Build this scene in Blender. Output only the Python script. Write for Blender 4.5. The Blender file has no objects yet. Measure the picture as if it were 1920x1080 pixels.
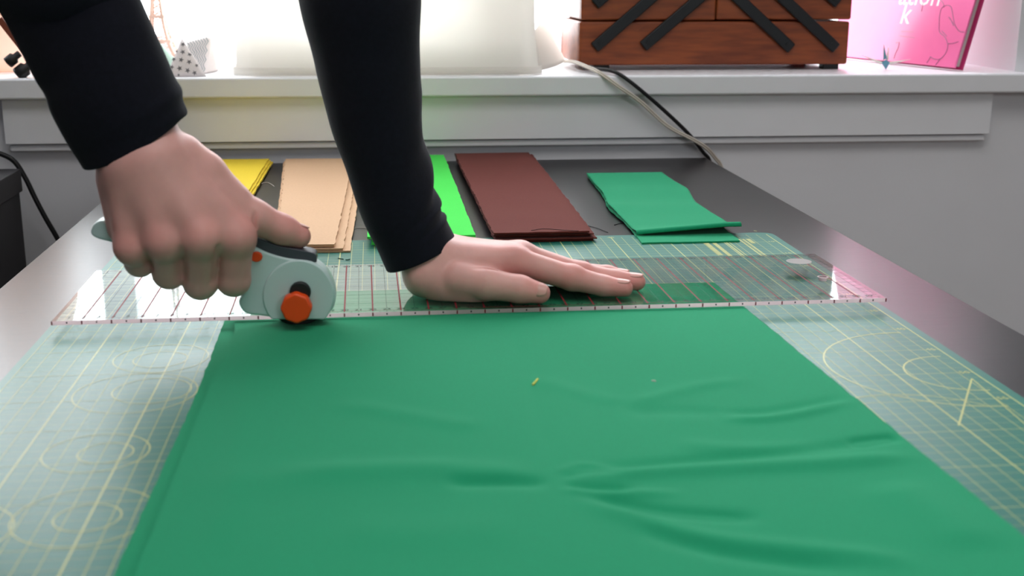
import bpy, bmesh, math, random
import numpy as np
from mathutils import Vector, Matrix, noise as mnoise

random.seed(7)
rng = np.random.default_rng(7)
scene = bpy.context.scene
COL = scene.collection
TZ = 75.0            # height of the table top above the floor, cm (all builders work in cm, z = 0 on the table top)

# ------------------------------------------------------------------ camera
F_PX, PITCH, YAW, ROLL, CAM_H = 2314.09, 0.2506, 0.1105, 0.0038, 24.5955
_f = np.array([math.sin(YAW)*math.cos(PITCH), math.cos(YAW)*math.cos(PITCH), -math.sin(PITCH)])
_r = np.array([math.cos(YAW), -math.sin(YAW), 0.0])
_u = np.cross(_r, _f)
_c, _s = math.cos(ROLL), math.sin(ROLL)
CR, CU = _c*_r + _s*_u, -_s*_r + _c*_u
cam_data = bpy.data.cameras.new('camera')
cam = bpy.data.objects.new('camera', cam_data)
COL.objects.link(cam)
m = Matrix.Identity(4)
for i in range(3):
    m[i][0], m[i][1], m[i][2] = CR[i], CU[i], -_f[i]
m[0][3], m[1][3], m[2][3] = 0.0, 0.0, (CAM_H+TZ)/100
cam.matrix_world = m
cam_data.sensor_width = 36.0
cam_data.lens = F_PX/1920*36
cam_data.clip_start = 0.02
cam_data.dof.use_dof = True
cam_data.dof.focus_distance = 1.12
cam_data.dof.aperture_fstop = 10.5
scene.camera = cam

# ------------------------------------------------------------------ sky, daylight, exposure
SKY_STRENGTH = 7.0
world = bpy.data.worlds.new('overcast_sky')
scene.world = world
world.use_nodes = True
bg = world.node_tree.nodes['Background']
bg.inputs[0].default_value = (0.94, 0.97, 1.0, 1)
bg.inputs[1].default_value = SKY_STRENGTH
scene.view_settings.view_transform = 'Standard'
scene.view_settings.look = 'None'
scene.view_settings.gamma = 1.0
scene.view_settings.use_curve_mapping = False
scene.view_settings.exposure = 0.16
scene.cycles.max_bounces = 10
scene.cycles.diffuse_bounces = 6
scene.cycles.transparent_max_bounces = 16
scene.cycles.caustics_reflective = False
scene.cycles.caustics_refractive = False
scene.cycles.sample_clamp_indirect = 6.0

WALL_Y, FRAME_Y = 167.0, 208.0            # room face of the window wall, plane of the window frame
WIN = (-150.0, 89.6, 11.3, 150.0)         # opening x0 x1 z0 z1
FILL_WIN = (100.0, 200.0, 60.0, 145.0)        # unseen window added behind the camera, sized for fill light
ROOM = (-260.0, 300.0, -260.0, 175.0)     # x0 x1 y_back z_ceiling

def portal(name, cx, cy, cz, sx, sz, face):
    d = bpy.data.lights.new(name, 'AREA')
    d.shape = 'RECTANGLE'; d.size = sx/100; d.size_y = sz/100
    d.cycles.is_portal = True
    o = bpy.data.objects.new(name, d); COL.objects.link(o)
    o.location = (cx/100, cy/100, (cz+TZ)/100)
    o.rotation_euler = (math.radians(-90 if face < 0 else 90), 0, 0)
    return o
portal('window_daylight', (WIN[0]+WIN[1])/2, 216, (WIN[2]+WIN[3])/2, WIN[1]-WIN[0], WIN[3]-WIN[2], -1)
portal('window_daylight', (FILL_WIN[0]+FILL_WIN[1])/2, ROOM[2]-14, (FILL_WIN[2]+FILL_WIN[3])/2, FILL_WIN[1]-FILL_WIN[0], FILL_WIN[3]-FILL_WIN[2], 1)  # portal of the added fill window

FILL_LIGHT = (20.0, 10.0, 168.0)                # unseen ceiling fill light, added to brighten from above
ld = bpy.data.lights.new('ceiling_fill_light', 'AREA'); ld.shape = 'SQUARE'; ld.size = 1.2; ld.energy = 12.5; ld.color = (1.0, 0.97, 0.95)
lo_ = bpy.data.objects.new('ceiling_fill_light', ld); COL.objects.link(lo_); lo_.location = (FILL_LIGHT[0]/100, FILL_LIGHT[1]/100, (FILL_LIGHT[2]+TZ)/100)

# ------------------------------------------------------------------ pixel helpers (a pixel gives a direction; a plane it touches gives the distance)
def hit(px, py, axis, val):
    d = _f + CR*(px-960)/F_PX - CU*(py-540)/F_PX
    o = np.array([0, 0, CAM_H])
    return o + d*((val-o[axis])/d[axis])
def PZ(px, py, z=0.0): return hit(px, py, 2, z)
def PY(px, py, y): return hit(px, py, 1, y)

# ------------------------------------------------------------------ mesh helpers
class MB:
    def __init__(self): self.v = []; self.f = []
    def add(self, vs, fs):
        n = len(self.v)
        self.v += [tuple(map(float, p)) for p in vs]
        self.f += [tuple(i+n for i in f) for f in fs]
        return self
    def box(self, x0, x1, y0, y1, z0, z1):
        return self.add([(x0,y0,z0),(x1,y0,z0),(x1,y1,z0),(x0,y1,z0),(x0,y0,z1),(x1,y0,z1),(x1,y1,z1),(x0,y1,z1)],
                        [(0,3,2,1),(4,5,6,7),(0,1,5,4),(1,2,6,5),(2,3,7,6),(3,0,4,7)])
    def obox(self, c, ax, ay, az):            # oriented box: centre, half vectors
        c, ax, ay, az = (np.array(t, float) for t in (c, ax, ay, az))
        vs = [c+sx*ax+sy*ay+sz*az for sz in (-1,1) for sx, sy in ((-1,-1),(1,-1),(1,1),(-1,1))]
        return self.add(vs, [(0,3,2,1),(4,5,6,7),(0,1,5,4),(1,2,6,5),(2,3,7,6),(3,0,4,7)])
    def loft(self, rings, cap0=True, cap1=True, closed=True):
        n = len(rings[0]); vs = [p for r in rings for p in r]; fs = []
        for i in range(len(rings)-1):
            for j in range(n if closed else n-1):
                a, b = i*n+j, i*n+(j+1) % n
                fs.append((a, b, b+n, a+n))
        if cap0: fs.append(tuple(range(n-1, -1, -1)))
        if cap1: fs.append(tuple((len(rings)-1)*n+j for j in range(n)))
        return self.add(vs, fs)
    def tube(self, pts, r, n=10, smooth=True):
        pts = spline(pts) if smooth else [np.array(p, float) for p in pts]
        rings = []; up = np.array([0.13, 0.31, 0.94])
        for i, p in enumerate(pts):
            t = pts[min(i+1, len(pts)-1)] - pts[max(i-1, 0)]
            t = t/np.linalg.norm(t)
            a = np.cross(t, up); a /= np.linalg.norm(a); b = np.cross(t, a)
            rr = r(i/(len(pts)-1)) if callable(r) else r
            rings.append([p + rr*(math.cos(k*2*math.pi/n)*a + math.sin(k*2*math.pi/n)*b) for k in range(n)])
        return self.loft(rings)
    def prism(self, poly, fn0, fn1):          # polygon carried to two faces
        n = len(poly)
        vs = [fn0(*p) for p in poly] + [fn1(*p) for p in poly]
        fs = [tuple(range(n)), tuple(range(2*n-1, n-1, -1))] + [(i, i+n, (i+1) % n+n, (i+1) % n) for i in range(n)]
        return self.add(vs, fs)
    def lathe(self, prof, c, n=28, cap=True):
        rings = [[(c[0]+r*math.cos(2*math.pi*k/n), c[1]+r*math.sin(2*math.pi*k/n), c[2]+z) for k in range(n)] for r, z in prof]
        return self.loft(rings, cap, cap)

def spline(pts, n=8):
    P = [np.array(p, float) for p in pts]
    P = [2*P[0]-P[1]] + P + [2*P[-1]-P[-2]]
    out = []
    for i in range(1, len(P)-2):
        for k in range(n):
            t = k/n
            out.append(0.5*((2*P[i]) + (-P[i-1]+P[i+1])*t + (2*P[i-1]-5*P[i]+4*P[i+1]-P[i+2])*t*t + (-P[i-1]+3*P[i]-3*P[i+1]+P[i+2])*t**3))
    out.append(P[-2]); return out

def W(p): return Vector((p[0]/100, p[1]/100, (p[2]+TZ)/100))

def obj(name, mb, mat, parent=None, smooth=False, bevel=0.0, seg=2, base=None, weld=True):
    me = bpy.data.meshes.new(name)
    if isinstance(mb, MB): v, f = mb.v, mb.f
    else: v, f = mb
    va = np.array(v, float)
    if parent is not None:
        org = parent['_base_cm']
    else:
        org = base if base is not None else ((va[:,0].min()+va[:,0].max())/2, (va[:,1].min()+va[:,1].max())/2, va[:,2].min())
    org = np.array(list(org), float)
    me.from_pydata([tuple(p) for p in (va-org)/100], [], [tuple(int(i) for i in q) for q in f])
    bm = bmesh.new(); bm.from_mesh(me)
    if weld: bmesh.ops.remove_doubles(bm, verts=bm.verts, dist=1e-6)
    bmesh.ops.recalc_face_normals(bm, faces=bm.faces)
    bm.to_mesh(me); bm.free()
    o = bpy.data.objects.new(name, me); COL.objects.link(o)
    if isinstance(mat, (list, tuple)):
        for mm in mat: me.materials.append(mm)
    elif mat: me.materials.append(mat)
    if parent is not None:
        o.parent = parent; o['_base_cm'] = list(parent['_base_cm'])
    else:
        o.location = W(org); o['_base_cm'] = [float(t) for t in org]
    if smooth:
        me.shade_smooth()
    if bevel:
        b = o.modifiers.new('bevel', 'BEVEL'); b.width = bevel/100; b.segments = seg; b.limit_method = 'ANGLE'; b.angle_limit = math.radians(35)
        me.shade_smooth(); b.harden_normals = True
    return o

def thing(name, label, cat, base, group=None):
    o = bpy.data.objects.new(name, None); COL.objects.link(o)
    o.location = W(base); o['_base_cm'] = [float(t) for t in base]
    o.empty_display_size = 0.02
    return tag(o, label, cat, group)
def tag(o, label, cat, group=None):
    o['label'] = label; o['category'] = cat
    if group: o['group'] = group
    return o
def struct(o, label=None):
    o['kind'] = 'structure'
    if label: o['label'] = label
    return o

# ------------------------------------------------------------------ materials
def lin(c):
    return tuple(((x/255)/12.92 if x/255 <= 0.04045 else ((x/255+0.055)/1.055)**2.4) for x in c)
def setin(b, **kw):
    for k, v in kw.items():
        b.inputs[k.replace('_', ' ')].default_value = v
def mat(name, c, rough=0.5, spec=0.5, vary=0.0, vscale=20.0, vstretch=(1,1,1), bump=0.0, bscale=200.0, bstretch=None, bdist=0.001,
        sheen=0.0, sss=0.0, metallic=0.0, translucent=0.0, tcol=None, raw=False, c2=None, coat=0.0, vdetail=3):
    M = bpy.data.materials.new(name); M.use_nodes = True
    nt = M.node_tree; N = nt.nodes; L = nt.links
    b = N['Principled BSDF']; out = N['Material Output']
    col = tuple(c) if raw else lin(c)
    b.inputs['Base Color'].default_value = (*col, 1)
    b.inputs['Roughness'].default_value = rough
    b.inputs['Specular IOR Level'].default_value = spec
    b.inputs['Metallic'].default_value = metallic
    if coat: b.inputs['Coat Weight'].default_value = coat; b.inputs['Coat Roughness'].default_value = 0.08
    if sheen: b.inputs['Sheen Weight'].default_value = sheen; b.inputs['Sheen Roughness'].default_value = 0.6
    if sss:
        b.inputs['Subsurface Weight'].default_value = sss; b.inputs['Subsurface Radius'].default_value = (1.0, 0.35, 0.2); b.inputs['Subsurface Scale'].default_value = 0.004
    tc = N.new('ShaderNodeTexCoord')
    if vary or c2:
        mp = N.new('ShaderNodeMapping'); mp.inputs['Scale'].default_value = vstretch
        nz = N.new('ShaderNodeTexNoise'); nz.inputs['Scale'].default_value = vscale; nz.inputs['Detail'].default_value = vdetail
        L.new(tc.outputs['Object'], mp.inputs[0]); L.new(mp.outputs[0], nz.inputs['Vector'])
        rp = N.new('ShaderNodeValToRGB')
        rp.color_ramp.elements[0].position = 0.3; rp.color_ramp.elements[1].position = 0.7
        ca = (lin(c2) if not raw else c2) if c2 else tuple(x*(1-vary) for x in col)
        cb = col if c2 else tuple(min(1, x*(1+vary)) for x in col)
        rp.color_ramp.elements[0].color = (*ca, 1); rp.color_ramp.elements[1].color = (*cb, 1)
        L.new(nz.outputs['Fac'], rp.inputs[0]); L.new(rp.outputs[0], b.inputs['Base Color'])
    if bump:
        mp2 = N.new('ShaderNodeMapping'); mp2.inputs['Scale'].default_value = bstretch or (1,1,1)
        n2 = N.new('ShaderNodeTexNoise'); n2.inputs['Scale'].default_value = bscale; n2.inputs['Detail'].default_value = 2
        bp = N.new('ShaderNodeBump'); bp.inputs['Strength'].default_value = bump; bp.inputs['Distance'].default_value = bdist
        L.new(tc.outputs['Object'], mp2.inputs[0]); L.new(mp2.outputs[0], n2.inputs['Vector'])
        L.new(n2.outputs['Fac'], bp.inputs['Height']); L.new(bp.outputs[0], b.inputs['Normal'])
    if translucent:
        tr = N.new('ShaderNodeBsdfTranslucent'); tr.inputs[0].default_value = (*(lin(tcol) if tcol else col), 1)
        mx = N.new('ShaderNodeMixShader'); mx.inputs[0].default_value = translucent
        L.new(b.outputs[0], mx.inputs[1]); L.new(tr.outputs[0], mx.inputs[2]); L.new(mx.outputs[0], out.inputs[0])
    return M

def glass_sheet(name, tint=(0.97, 0.98, 0.98), rough=0.02, ior=1.45, reflect=1.0, bump=0.0):
    """clear sheet: mirror reflection by Fresnel over straight transmission"""
    M = bpy.data.materials.new(name); M.use_nodes = True
    nt = M.node_tree; N = nt.nodes; L = nt.links
    N.remove(N['Principled BSDF']); out = N['Material Output']
    t = N.new('ShaderNodeBsdfTransparent'); t.inputs[0].default_value = (*tint, 1)
    g = N.new('ShaderNodeBsdfGlossy'); g.inputs['Roughness'].default_value = rough
    fr = N.new('ShaderNodeFresnel'); fr.inputs['IOR'].default_value = ior
    geo = N.new('ShaderNodeNewGeometry')
    sub = N.new('ShaderNodeMath'); sub.operation = 'SUBTRACT'; sub.inputs[0].default_value = reflect
    mul = N.new('ShaderNodeMath'); mul.operation = 'MULTIPLY'; mul.use_clamp = True
    L.new(geo.outputs['Backfacing'], sub.inputs[1]); L.new(sub.outputs[0], mul.inputs[0]); L.new(fr.outputs[0], mul.inputs[1])
    mx = N.new('ShaderNodeMixShader')
    L.new(mul.outputs[0], mx.inputs[0]); L.new(t.outputs[0], mx.inputs[1]); L.new(g.outputs[0], mx.inputs[2])
    L.new(mx.outputs[0], out.inputs[0])
    return M

M = {}
M['wall'] = mat('painted_wall', (226, 226, 229), 0.6, 0.3, vary=0.02, vscale=6, bump=0.15, bscale=260, bdist=0.0006)
M['white_paint'] = mat('white_gloss_paint', (236, 236, 239), 0.35, 0.5, vary=0.02, vscale=9, bump=0.08, bscale=60, bdist=0.0006)
M['room_wall'] = mat('grey_green_wall', (166, 166, 168), 0.7, 0.3, vary=0.03, vscale=5)
M['ceiling'] = mat('ceiling_paint', (225, 224, 222), 0.8, 0.2)
M['floor'] = mat('floor_boards', (104, 80, 60), 0.45, 0.4, vary=0.2, vscale=6, vstretch=(8, 1, 1))
M['table'] = mat('black_brown_veneer', (36, 32, 33), 0.28, 0.42, c2=(20, 18, 20), vscale=30, vstretch=(0.6, 14, 1), bump=0.12, bscale=60, bstretch=(1.2, 22, 1), bdist=0.0005, vdetail=5)
M['mat'] = mat('green_mat', (28, 104, 92), 0.36, 0.27, vary=0.05, vscale=14, bump=0.10, bscale=40, bstretch=(0.6, 6, 1), bdist=0.0006)
M['mat_line'] = mat('yellow_print', (178, 180, 116), 0.36, 0.27, vary=0.05)
M['green_cloth'] = mat('green_cotton', (20, 135, 93), 0.9, 0.08, vary=0.05, vscale=900, bump=0.25, bscale=1400, bdist=0.0004, sheen=0.06)
M['lime_cloth'] = mat('lime_cotton', (58, 205, 70), 0.85, 0.15, vary=0.03, vscale=500, sheen=0.06)
M['tan_cloth'] = mat('tan_cotton', (204, 166, 132), 0.85, 0.15, vary=0.04, vscale=500, sheen=0.06)
M['brown_cloth'] = mat('brown_cotton', (94, 41, 34), 0.9, 0.06, vary=0.08, vscale=600, bump=0.3, bscale=700, bdist=0.0006, sheen=0.06)
M['yellow_cloth'] = mat('yellow_cotton', (226, 196, 42), 0.85, 0.15, vary=0.04, vscale=500, sheen=0.06)
M['sweater'] = mat('navy_jersey', (16, 16, 27), 0.9, 0.12, vary=0.15, vscale=300, bump=0.3, bscale=900, bdist=0.0005, sheen=0.05)
M['trousers'] = mat('dark_denim', (30, 34, 48), 0.9, 0.1, vary=0.15, vscale=200)
M['nail'] = mat('fingernail', (206, 150, 140), 0.3, 0.5, vary=0.04, vscale=80)
M['white_plastic'] = mat('mint_white_plastic', (186, 206, 204), 0.38, 0.45, vary=0.01, vscale=40)
M['grey_plastic'] = mat('slate_plastic', (62, 64, 72), 0.5, 0.4, vary=0.02, vscale=40)
M['orange_plastic'] = mat('orange_plastic', (226, 74, 16), 0.4, 0.4, vary=0.02, vscale=40)
M['black_plastic'] = mat('black_plastic', (18, 18, 20), 0.5, 0.4, vary=0.05, vscale=60)
M['steel'] = mat('blade_steel', (70, 72, 74), 0.25, 0.5, metallic=1.0, vary=0.03)
M['wood'] = mat('varnished_teak', (150, 76, 38), 0.42, 0.35, c2=(112, 52, 28), vscale=14, vstretch=(1.2, 6, 9), bump=0.1, bscale=60, bstretch=(1, 8, 10), bdist=0.0004, vdetail=5)
M['black_metal'] = mat('black_enamel', (16, 18, 22), 0.45, 0.4, vary=0.05, vscale=60)
M['cover'] = mat('white_cover_cloth', (226, 224, 220), 0.7, 0.25, vary=0.015, vscale=12, translucent=0.66, tcol=(248, 245, 241), bump=0.15, bscale=25, bdist=0.002)
M['cable_black'] = mat('black_cable', (22, 22, 24), 0.45, 0.4, vary=0.05)
M['cable_white'] = mat('cream_cable', (205, 196, 184), 0.45, 0.4, vary=0.03)
M['box_dark'] = mat('charcoal_board', (40, 38, 40), 0.6, 0.3, vary=0.06, vscale=40)

# ------------------------------------------------------------------ the room
x0, x1, yb, zc = ROOM
fl = struct(obj('floor', MB().box(x0, x1, yb, WALL_Y, -TZ-2, -TZ), M['floor']))
cei = struct(obj('ceiling', MB().box(x0-12, x1+12, yb-12, 216, zc, zc+10), M['ceiling']))
obj('fill_light_housing', MB().box(FILL_LIGHT[0]-64, FILL_LIGHT[0]+64, FILL_LIGHT[1]-64, FILL_LIGHT[1]+64, FILL_LIGHT[2]+1, zc), M['white_paint'], cei, bevel=0.5)  # unseen housing dressing the added fill light
struct(obj('wall_left', MB().box(x0-12, x0, yb-12, 216, -TZ-2, zc), M['room_wall']))
struct(obj('wall_right', MB().box(x1, x1+12, yb-12, 216, -TZ-2, zc), M['room_wall']))
wf = MB()
wf.box(x0, x1, WALL_Y, 215, -TZ-2, 8.6)
wf.box(x0, WIN[0], WALL_Y, 215, 8.6, zc); wf.box(WIN[1], x1, WALL_Y, 215, 8.6, zc); wf.box(WIN[0], WIN[1], WALL_Y, 215, WIN[3], zc)
struct(obj('wall_front', wf, M['wall'], weld=False))
wb = MB()
wb.box(x0, x1, yb-12, yb, -TZ-2, FILL_WIN[2]); wb.box(x0, FILL_WIN[0], yb-12, yb, FILL_WIN[2], zc); wb.box(FILL_WIN[1], x1, yb-12, yb, FILL_WIN[2], zc)
wb.box(FILL_WIN[0], FILL_WIN[1], yb-12, yb, FILL_WIN[3], zc)
struct(obj('wall_back', wb, M['room_wall'], weld=False))
# sill board and the moulded apron below it
struct(obj('trim_1', MB().box(WIN[0]-8, WIN[1]+8, 163.7, 214, 8.6, 11.3), M['white_paint'], bevel=0.35), 'white painted window sill board')
apL, apR = PY(5, 230, 165)[0], PY(1862, 200, 165)[0]
apron = struct(obj('trim_2', MB().box(apL, apR, 165.2, WALL_Y, 2.75, 8.55), M['white_paint'], bevel=0.12), 'flat white apron board under the window sill')
obj('lower_moulding', MB().box(apL+0.3, apR-0.3, 165.7, WALL_Y, 1.7, 2.6), M['white_paint'], apron, bevel=0.3)

def window(name, wx0, wx1, z0, z1, yf, mull, glassmat):
    w = bpy.data.objects.new(name, None); COL.objects.link(w); w['kind'] = 'structure'
    base = ((wx0+wx1)/2, yf, z0); w.location = W(base); w['_base_cm'] = list(base)
    fr = MB(); t = 3.0
    fr.box(wx0, wx1, yf, yf+5, z0, z0+t); fr.box(wx0, wx1, yf, yf+5, z1-t, z1)
    fr.box(wx0, wx0+t, yf, yf+5, z0+t, z1-t); fr.box(wx1-t, wx1, yf, yf+5, z0+t, z1-t)
    obj('window_frame', fr, M['white_paint'], w, weld=False)
    edges = [wx0+t]
    for mx in mull:
        obj('mullion', MB().box(mx-2.7, mx+2.7, yf-0.5, yf+5, z0+t, z1-t), M['white_paint'], w, bevel=0.3)
        edges += [mx-2.7, mx+2.7]
    edges.append(wx1-t)
    for i in range(0, len(edges), 2):
        obj('pane', MB().box(edges[i], edges[i+1], yf+2, yf+2.4, z0+t, z1-t), glassmat, w)
    return w
M['glass'] = glass_sheet('window_glass', (0.98, 0.99, 0.99), 0.01, 1.3)
window('window_1', WIN[0], WIN[1], WIN[2], WIN[3], FRAME_Y, [-43.6], M['glass'])
window('fill_window', FILL_WIN[0], FILL_WIN[1], FILL_WIN[2], FILL_WIN[3], yb-9, [140], M['glass'])  # added out of view to let fill light into the room

# ------------------------------------------------------------------ table
TL, TR, TF, TB = -30.1, 45.0, 14.8, 164.8
tb = thing('table', 'dark black-brown wooden table standing against the window wall', 'table', (7.5, 90, -TZ))
obj('table_top', MB().box(TL, TR, TF, TB, -5, 0), M['table'], tb, bevel=0.12)
for lx in (TL, TR-5):
    for ly in (TF, TB-5):
        obj('leg', MB().box(lx, lx+5, ly, ly+5, -TZ, -5), M['table'], tb, bevel=0.1)

# ------------------------------------------------------------------ cutting mat with printed grid
mt = thing('cutting_mat', 'green self-healing cutting mat with a yellow printed centimetre grid', 'cutting mat', (7.3, 69, 0))
ML, MR, MF, MN = -23.2, 37.9, 114.0, 24.0
MZ = 0.2
def rrect(xa, xb, ya, yb_, r, n=6):
    out = []
    for cx, cy, a0 in ((xb-r, yb_-r, 0), (xa+r, yb_-r, 90), (xa+r, ya+r, 180), (xb-r, ya+r, 270)):
        for k in range(n+1):
            a = math.radians(a0+90*k/n); out.append((cx+r*math.cos(a), cy+r*math.sin(a)))
    return out
obj('mat_sheet', MB().prism(rrect(ML, MR, MN, MF, 1.0), lambda x, y: (x, y, 0.01), lambda x, y: (x, y, MZ)), M['mat'], mt)
pl = MB()
def pline(a, b, w, z=MZ+0.012):
    a, b = np.array(a, float), np.array(b, float); d = (b-a)/np.linalg.norm(b-a); n = np.array([-d[1], d[0]])*w/2
    pl.add([(*(a-n), z), (*(b-n), z), (*(b+n), z), (*(a+n), z)], [(0,1,2,3)])
U = 1.014
GX = [-18.6+U*i for i in range(-4, 56)]
gy0, gy1 = MN+0.8, MF-0.9
for i, gx in zip(range(-4, 56), GX):
    if gx > MR-0.6: continue
    pline((gx, gy0), (gx, gy1), 0.10 if i % 5 == 0 else 0.045)
k = 0; gy = 85.3+0.98*28
while gy > gy0:
    pline((-22.65, gy), (37.2, gy), 0.05 if (28-k) % 5 == 0 else 0.02, MZ+0.01)
    gy -= 0.98; k += 1
def pcirc(cx, cy, r, w=0.09, a0=0, a1=360):
    n = 48
    P = [(cx+r*math.cos(math.radians(a0+(a1-a0)*i/n)), cy+r*math.sin(math.radians(a0+(a1-a0)*i/n))) for i in range(n+1)]
    for a, b in zip(P, P[1:]):
        pline(a, b, w, MZ+0.014)
for c in ((-13.7,72.1,2.3),(-14.9,62.3,2.7),(-13.6,54.2,1.5),(-13.8,54.4,3.2),(-14.6,71.8,3.6),(-14.2,78.3,1.7),(-14.2,78.6,3.0),(-14.4,62.2,1.4),(-19.8,53.2,3.1)):
    pcirc(*c, w=0.08)
pcirc(36.0, 72.0, 7.6, 0.11, 88, 272); pcirc(36.3, 70.6, 3.4, 0.11, 85, 275)
pcirc(30.0, 60.5, 6.5, 0.08, 40, 170)
pline((36.5, 69.4), (31.9, 61.6), 0.11, MZ+0.014); pline((36.5, 69.4), (34.0, 44.0), 0.08, MZ+0.014)
# printed caption block and edge numerals (unreadable short bars at this size)
for bx, ya, ybb, w in ((30.35,110.5,104.6,0.45),(31.1,109.7,104.1,0.4),(32.3,110.5,104.0,0.16),(32.6,110.5,104.0,0.1),(33.9,111.2,103.9,0.16),(34.3,111.2,103.9,0.16),(34.75,111.2,109.2,0.42)):
    yy = ya
    while yy > ybb:
        L_ = 0.25+0.3*random.random() if w > 0.2 else 3.0
        pline((bx, yy), (bx, max(ybb, yy-L_)), w, MZ+0.016)
        yy -= L_+0.07
obj('grid_print', pl, M['mat_line'], mt, weld=False)

# digits printed along the mat's right margin every 5 cm
def text_mesh(s, size, fn, mb):
    """flat text, fn maps (x, y) of the text plane in cm to a point"""
    cu = bpy.data.curves.new('t', 'FONT'); cu.body = s; cu.size = size; cu.align_x = 'CENTER'; cu.align_y = 'CENTER'; cu.resolution_u = 2
    o = bpy.data.objects.new('t', cu); COL.objects.link(o)
    me = o.to_mesh()
    mb.add([fn(v.co.x, v.co.y) for v in me.vertices], [tuple(p.vertices) for p in me.polygons])
    o.to_mesh_clear(); bpy.data.objects.remove(o); bpy.data.curves.remove(cu)
    return mb
dg = MB()
for i in range(1, 18):
    text_mesh(str(i*5), 0.7, lambda x, y, c=85.3-4.9*(i-7): (36.6+x, c+y, MZ+0.018), dg)
for i in range(1, 12):
    text_mesh(str(i*5), 0.7, lambda x, y, c=-18.6+U*5*(i-1): (c+x, MF-1.0+y, MZ+0.018), dg)
obj('edge_numerals', dg, M['mat_line'], mt, weld=False)

# ------------------------------------------------------------------ the large folded green cloth
FZ = 0.82
def seg_profile(X, Y, pts, amp, sig, taper=0.25):
    """soft ridge (amp>0) or valley (amp<0) along a polyline"""
    P = np.array([PZ(a, b, FZ)[:2] for a, b in pts])
    P = np.array([p[:2] for p in spline([(x, y, 0) for x, y in P], 6)])
    best = np.full(X.shape, 1e9); tt = np.zeros(X.shape)
    n = len(P)-1
    for i in range(n):
        a, b = P[i], P[i+1]; d = b-a; L2 = d@d
        t = np.clip(((X-a[0])*d[0]+(Y-a[1])*d[1])/L2, 0, 1)
        dd = np.hypot(X-a[0]-t*d[0], Y-a[1]-t*d[1])
        mk = dd < best; best[mk] = dd[mk]; tt[mk] = ((i+t)/n)[mk]
    env = np.clip(np.minimum(tt, 1-tt)/taper, 0, 1); env = env*env*(3-2*env)
    return amp*env*np.exp(-(best/sig)**2)
def cloth_height(X, Y):
    H = np.zeros(X.shape)
    for pts, a, s in (
        ([(1040,898),(1250,884),(1560,868),(1750,850)], 0.30, 0.75),
        ([(1060,886),(1250,868),(1500,846),(1720,812)], -0.20, 0.6),
        ([(820,906),(930,905),(1045,905)], -0.26, 0.55),
        ([(480,890),(800,880),(1035,893)], 0.26, 1.1),
        ([(300,900),(700,895),(900,885)], 0.12, 1.6),
        ([(1040,890),(1090,872),(1170,882)], 0.09, 0.35),
        ([(1045,897),(1100,888),(1180,892)], -0.07, 0.3),
        ([(1050,908),(1110,914),(1200,918)], -0.20, 0.4),
        ([(1045,912),(1130,925),(1300,925)], 0.16, 0.45),
        ([(1060,915),(1190,950),(1330,966),(1450,970)], -0.30, 0.55),
        ([(1050,920),(1180,968),(1330,1010),(1600,1040),(1750,1060)], 0.24, 0.7),
        ([(1180,985),(1350,1035),(1650,1075)], -0.22, 0.6),
        ([(1160,762),(1240,742),(1317,723),(1430,708)], 0.13, 0.7),
        ([(1160,775),(1260,770),(1370,775)], -0.12, 0.8),
        ([(1340,786),(1430,786),(1510,774),(1620,748)], 0.20, 0.5),
        ([(1330,772),(1430,772),(1520,758),(1600,740)], -0.12, 0.5),
        ([(1590,832),(1640,824),(1690,818)], -0.32, 0.45),
        ([(1250,830),(1400,842),(1600,838)], 0.14, 0.8),
        ([(600,752),(720,770),(840,792),(920,800)], 0.14, 0.9),
        ([(960,700),(1100,740),(1180,756)], 0.10, 0.8),
        ([(962,612),(985,690),(1010,780),(1040,895)], -0.09, 0.55),
        ([(1010,620),(1035,700),(1060,790)], 0.06, 0.8),
        ([(440,700),(450,800),(430,930),(390,1060)], 0.10, 0.8),
        ([(1650,900),(1750,960),(1850,1040)], 0.25, 1.6),
        ([(600,990),(800,1000),(1000,985)], 0.10, 1.4)):
        H += seg_profile(X, Y, pts, a*0.82, s*1.08)
    return H
cl = thing('green_cloth', 'large folded piece of emerald green cotton lying under the clear ruler', 'fabric', (8, 68, MZ))
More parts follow.
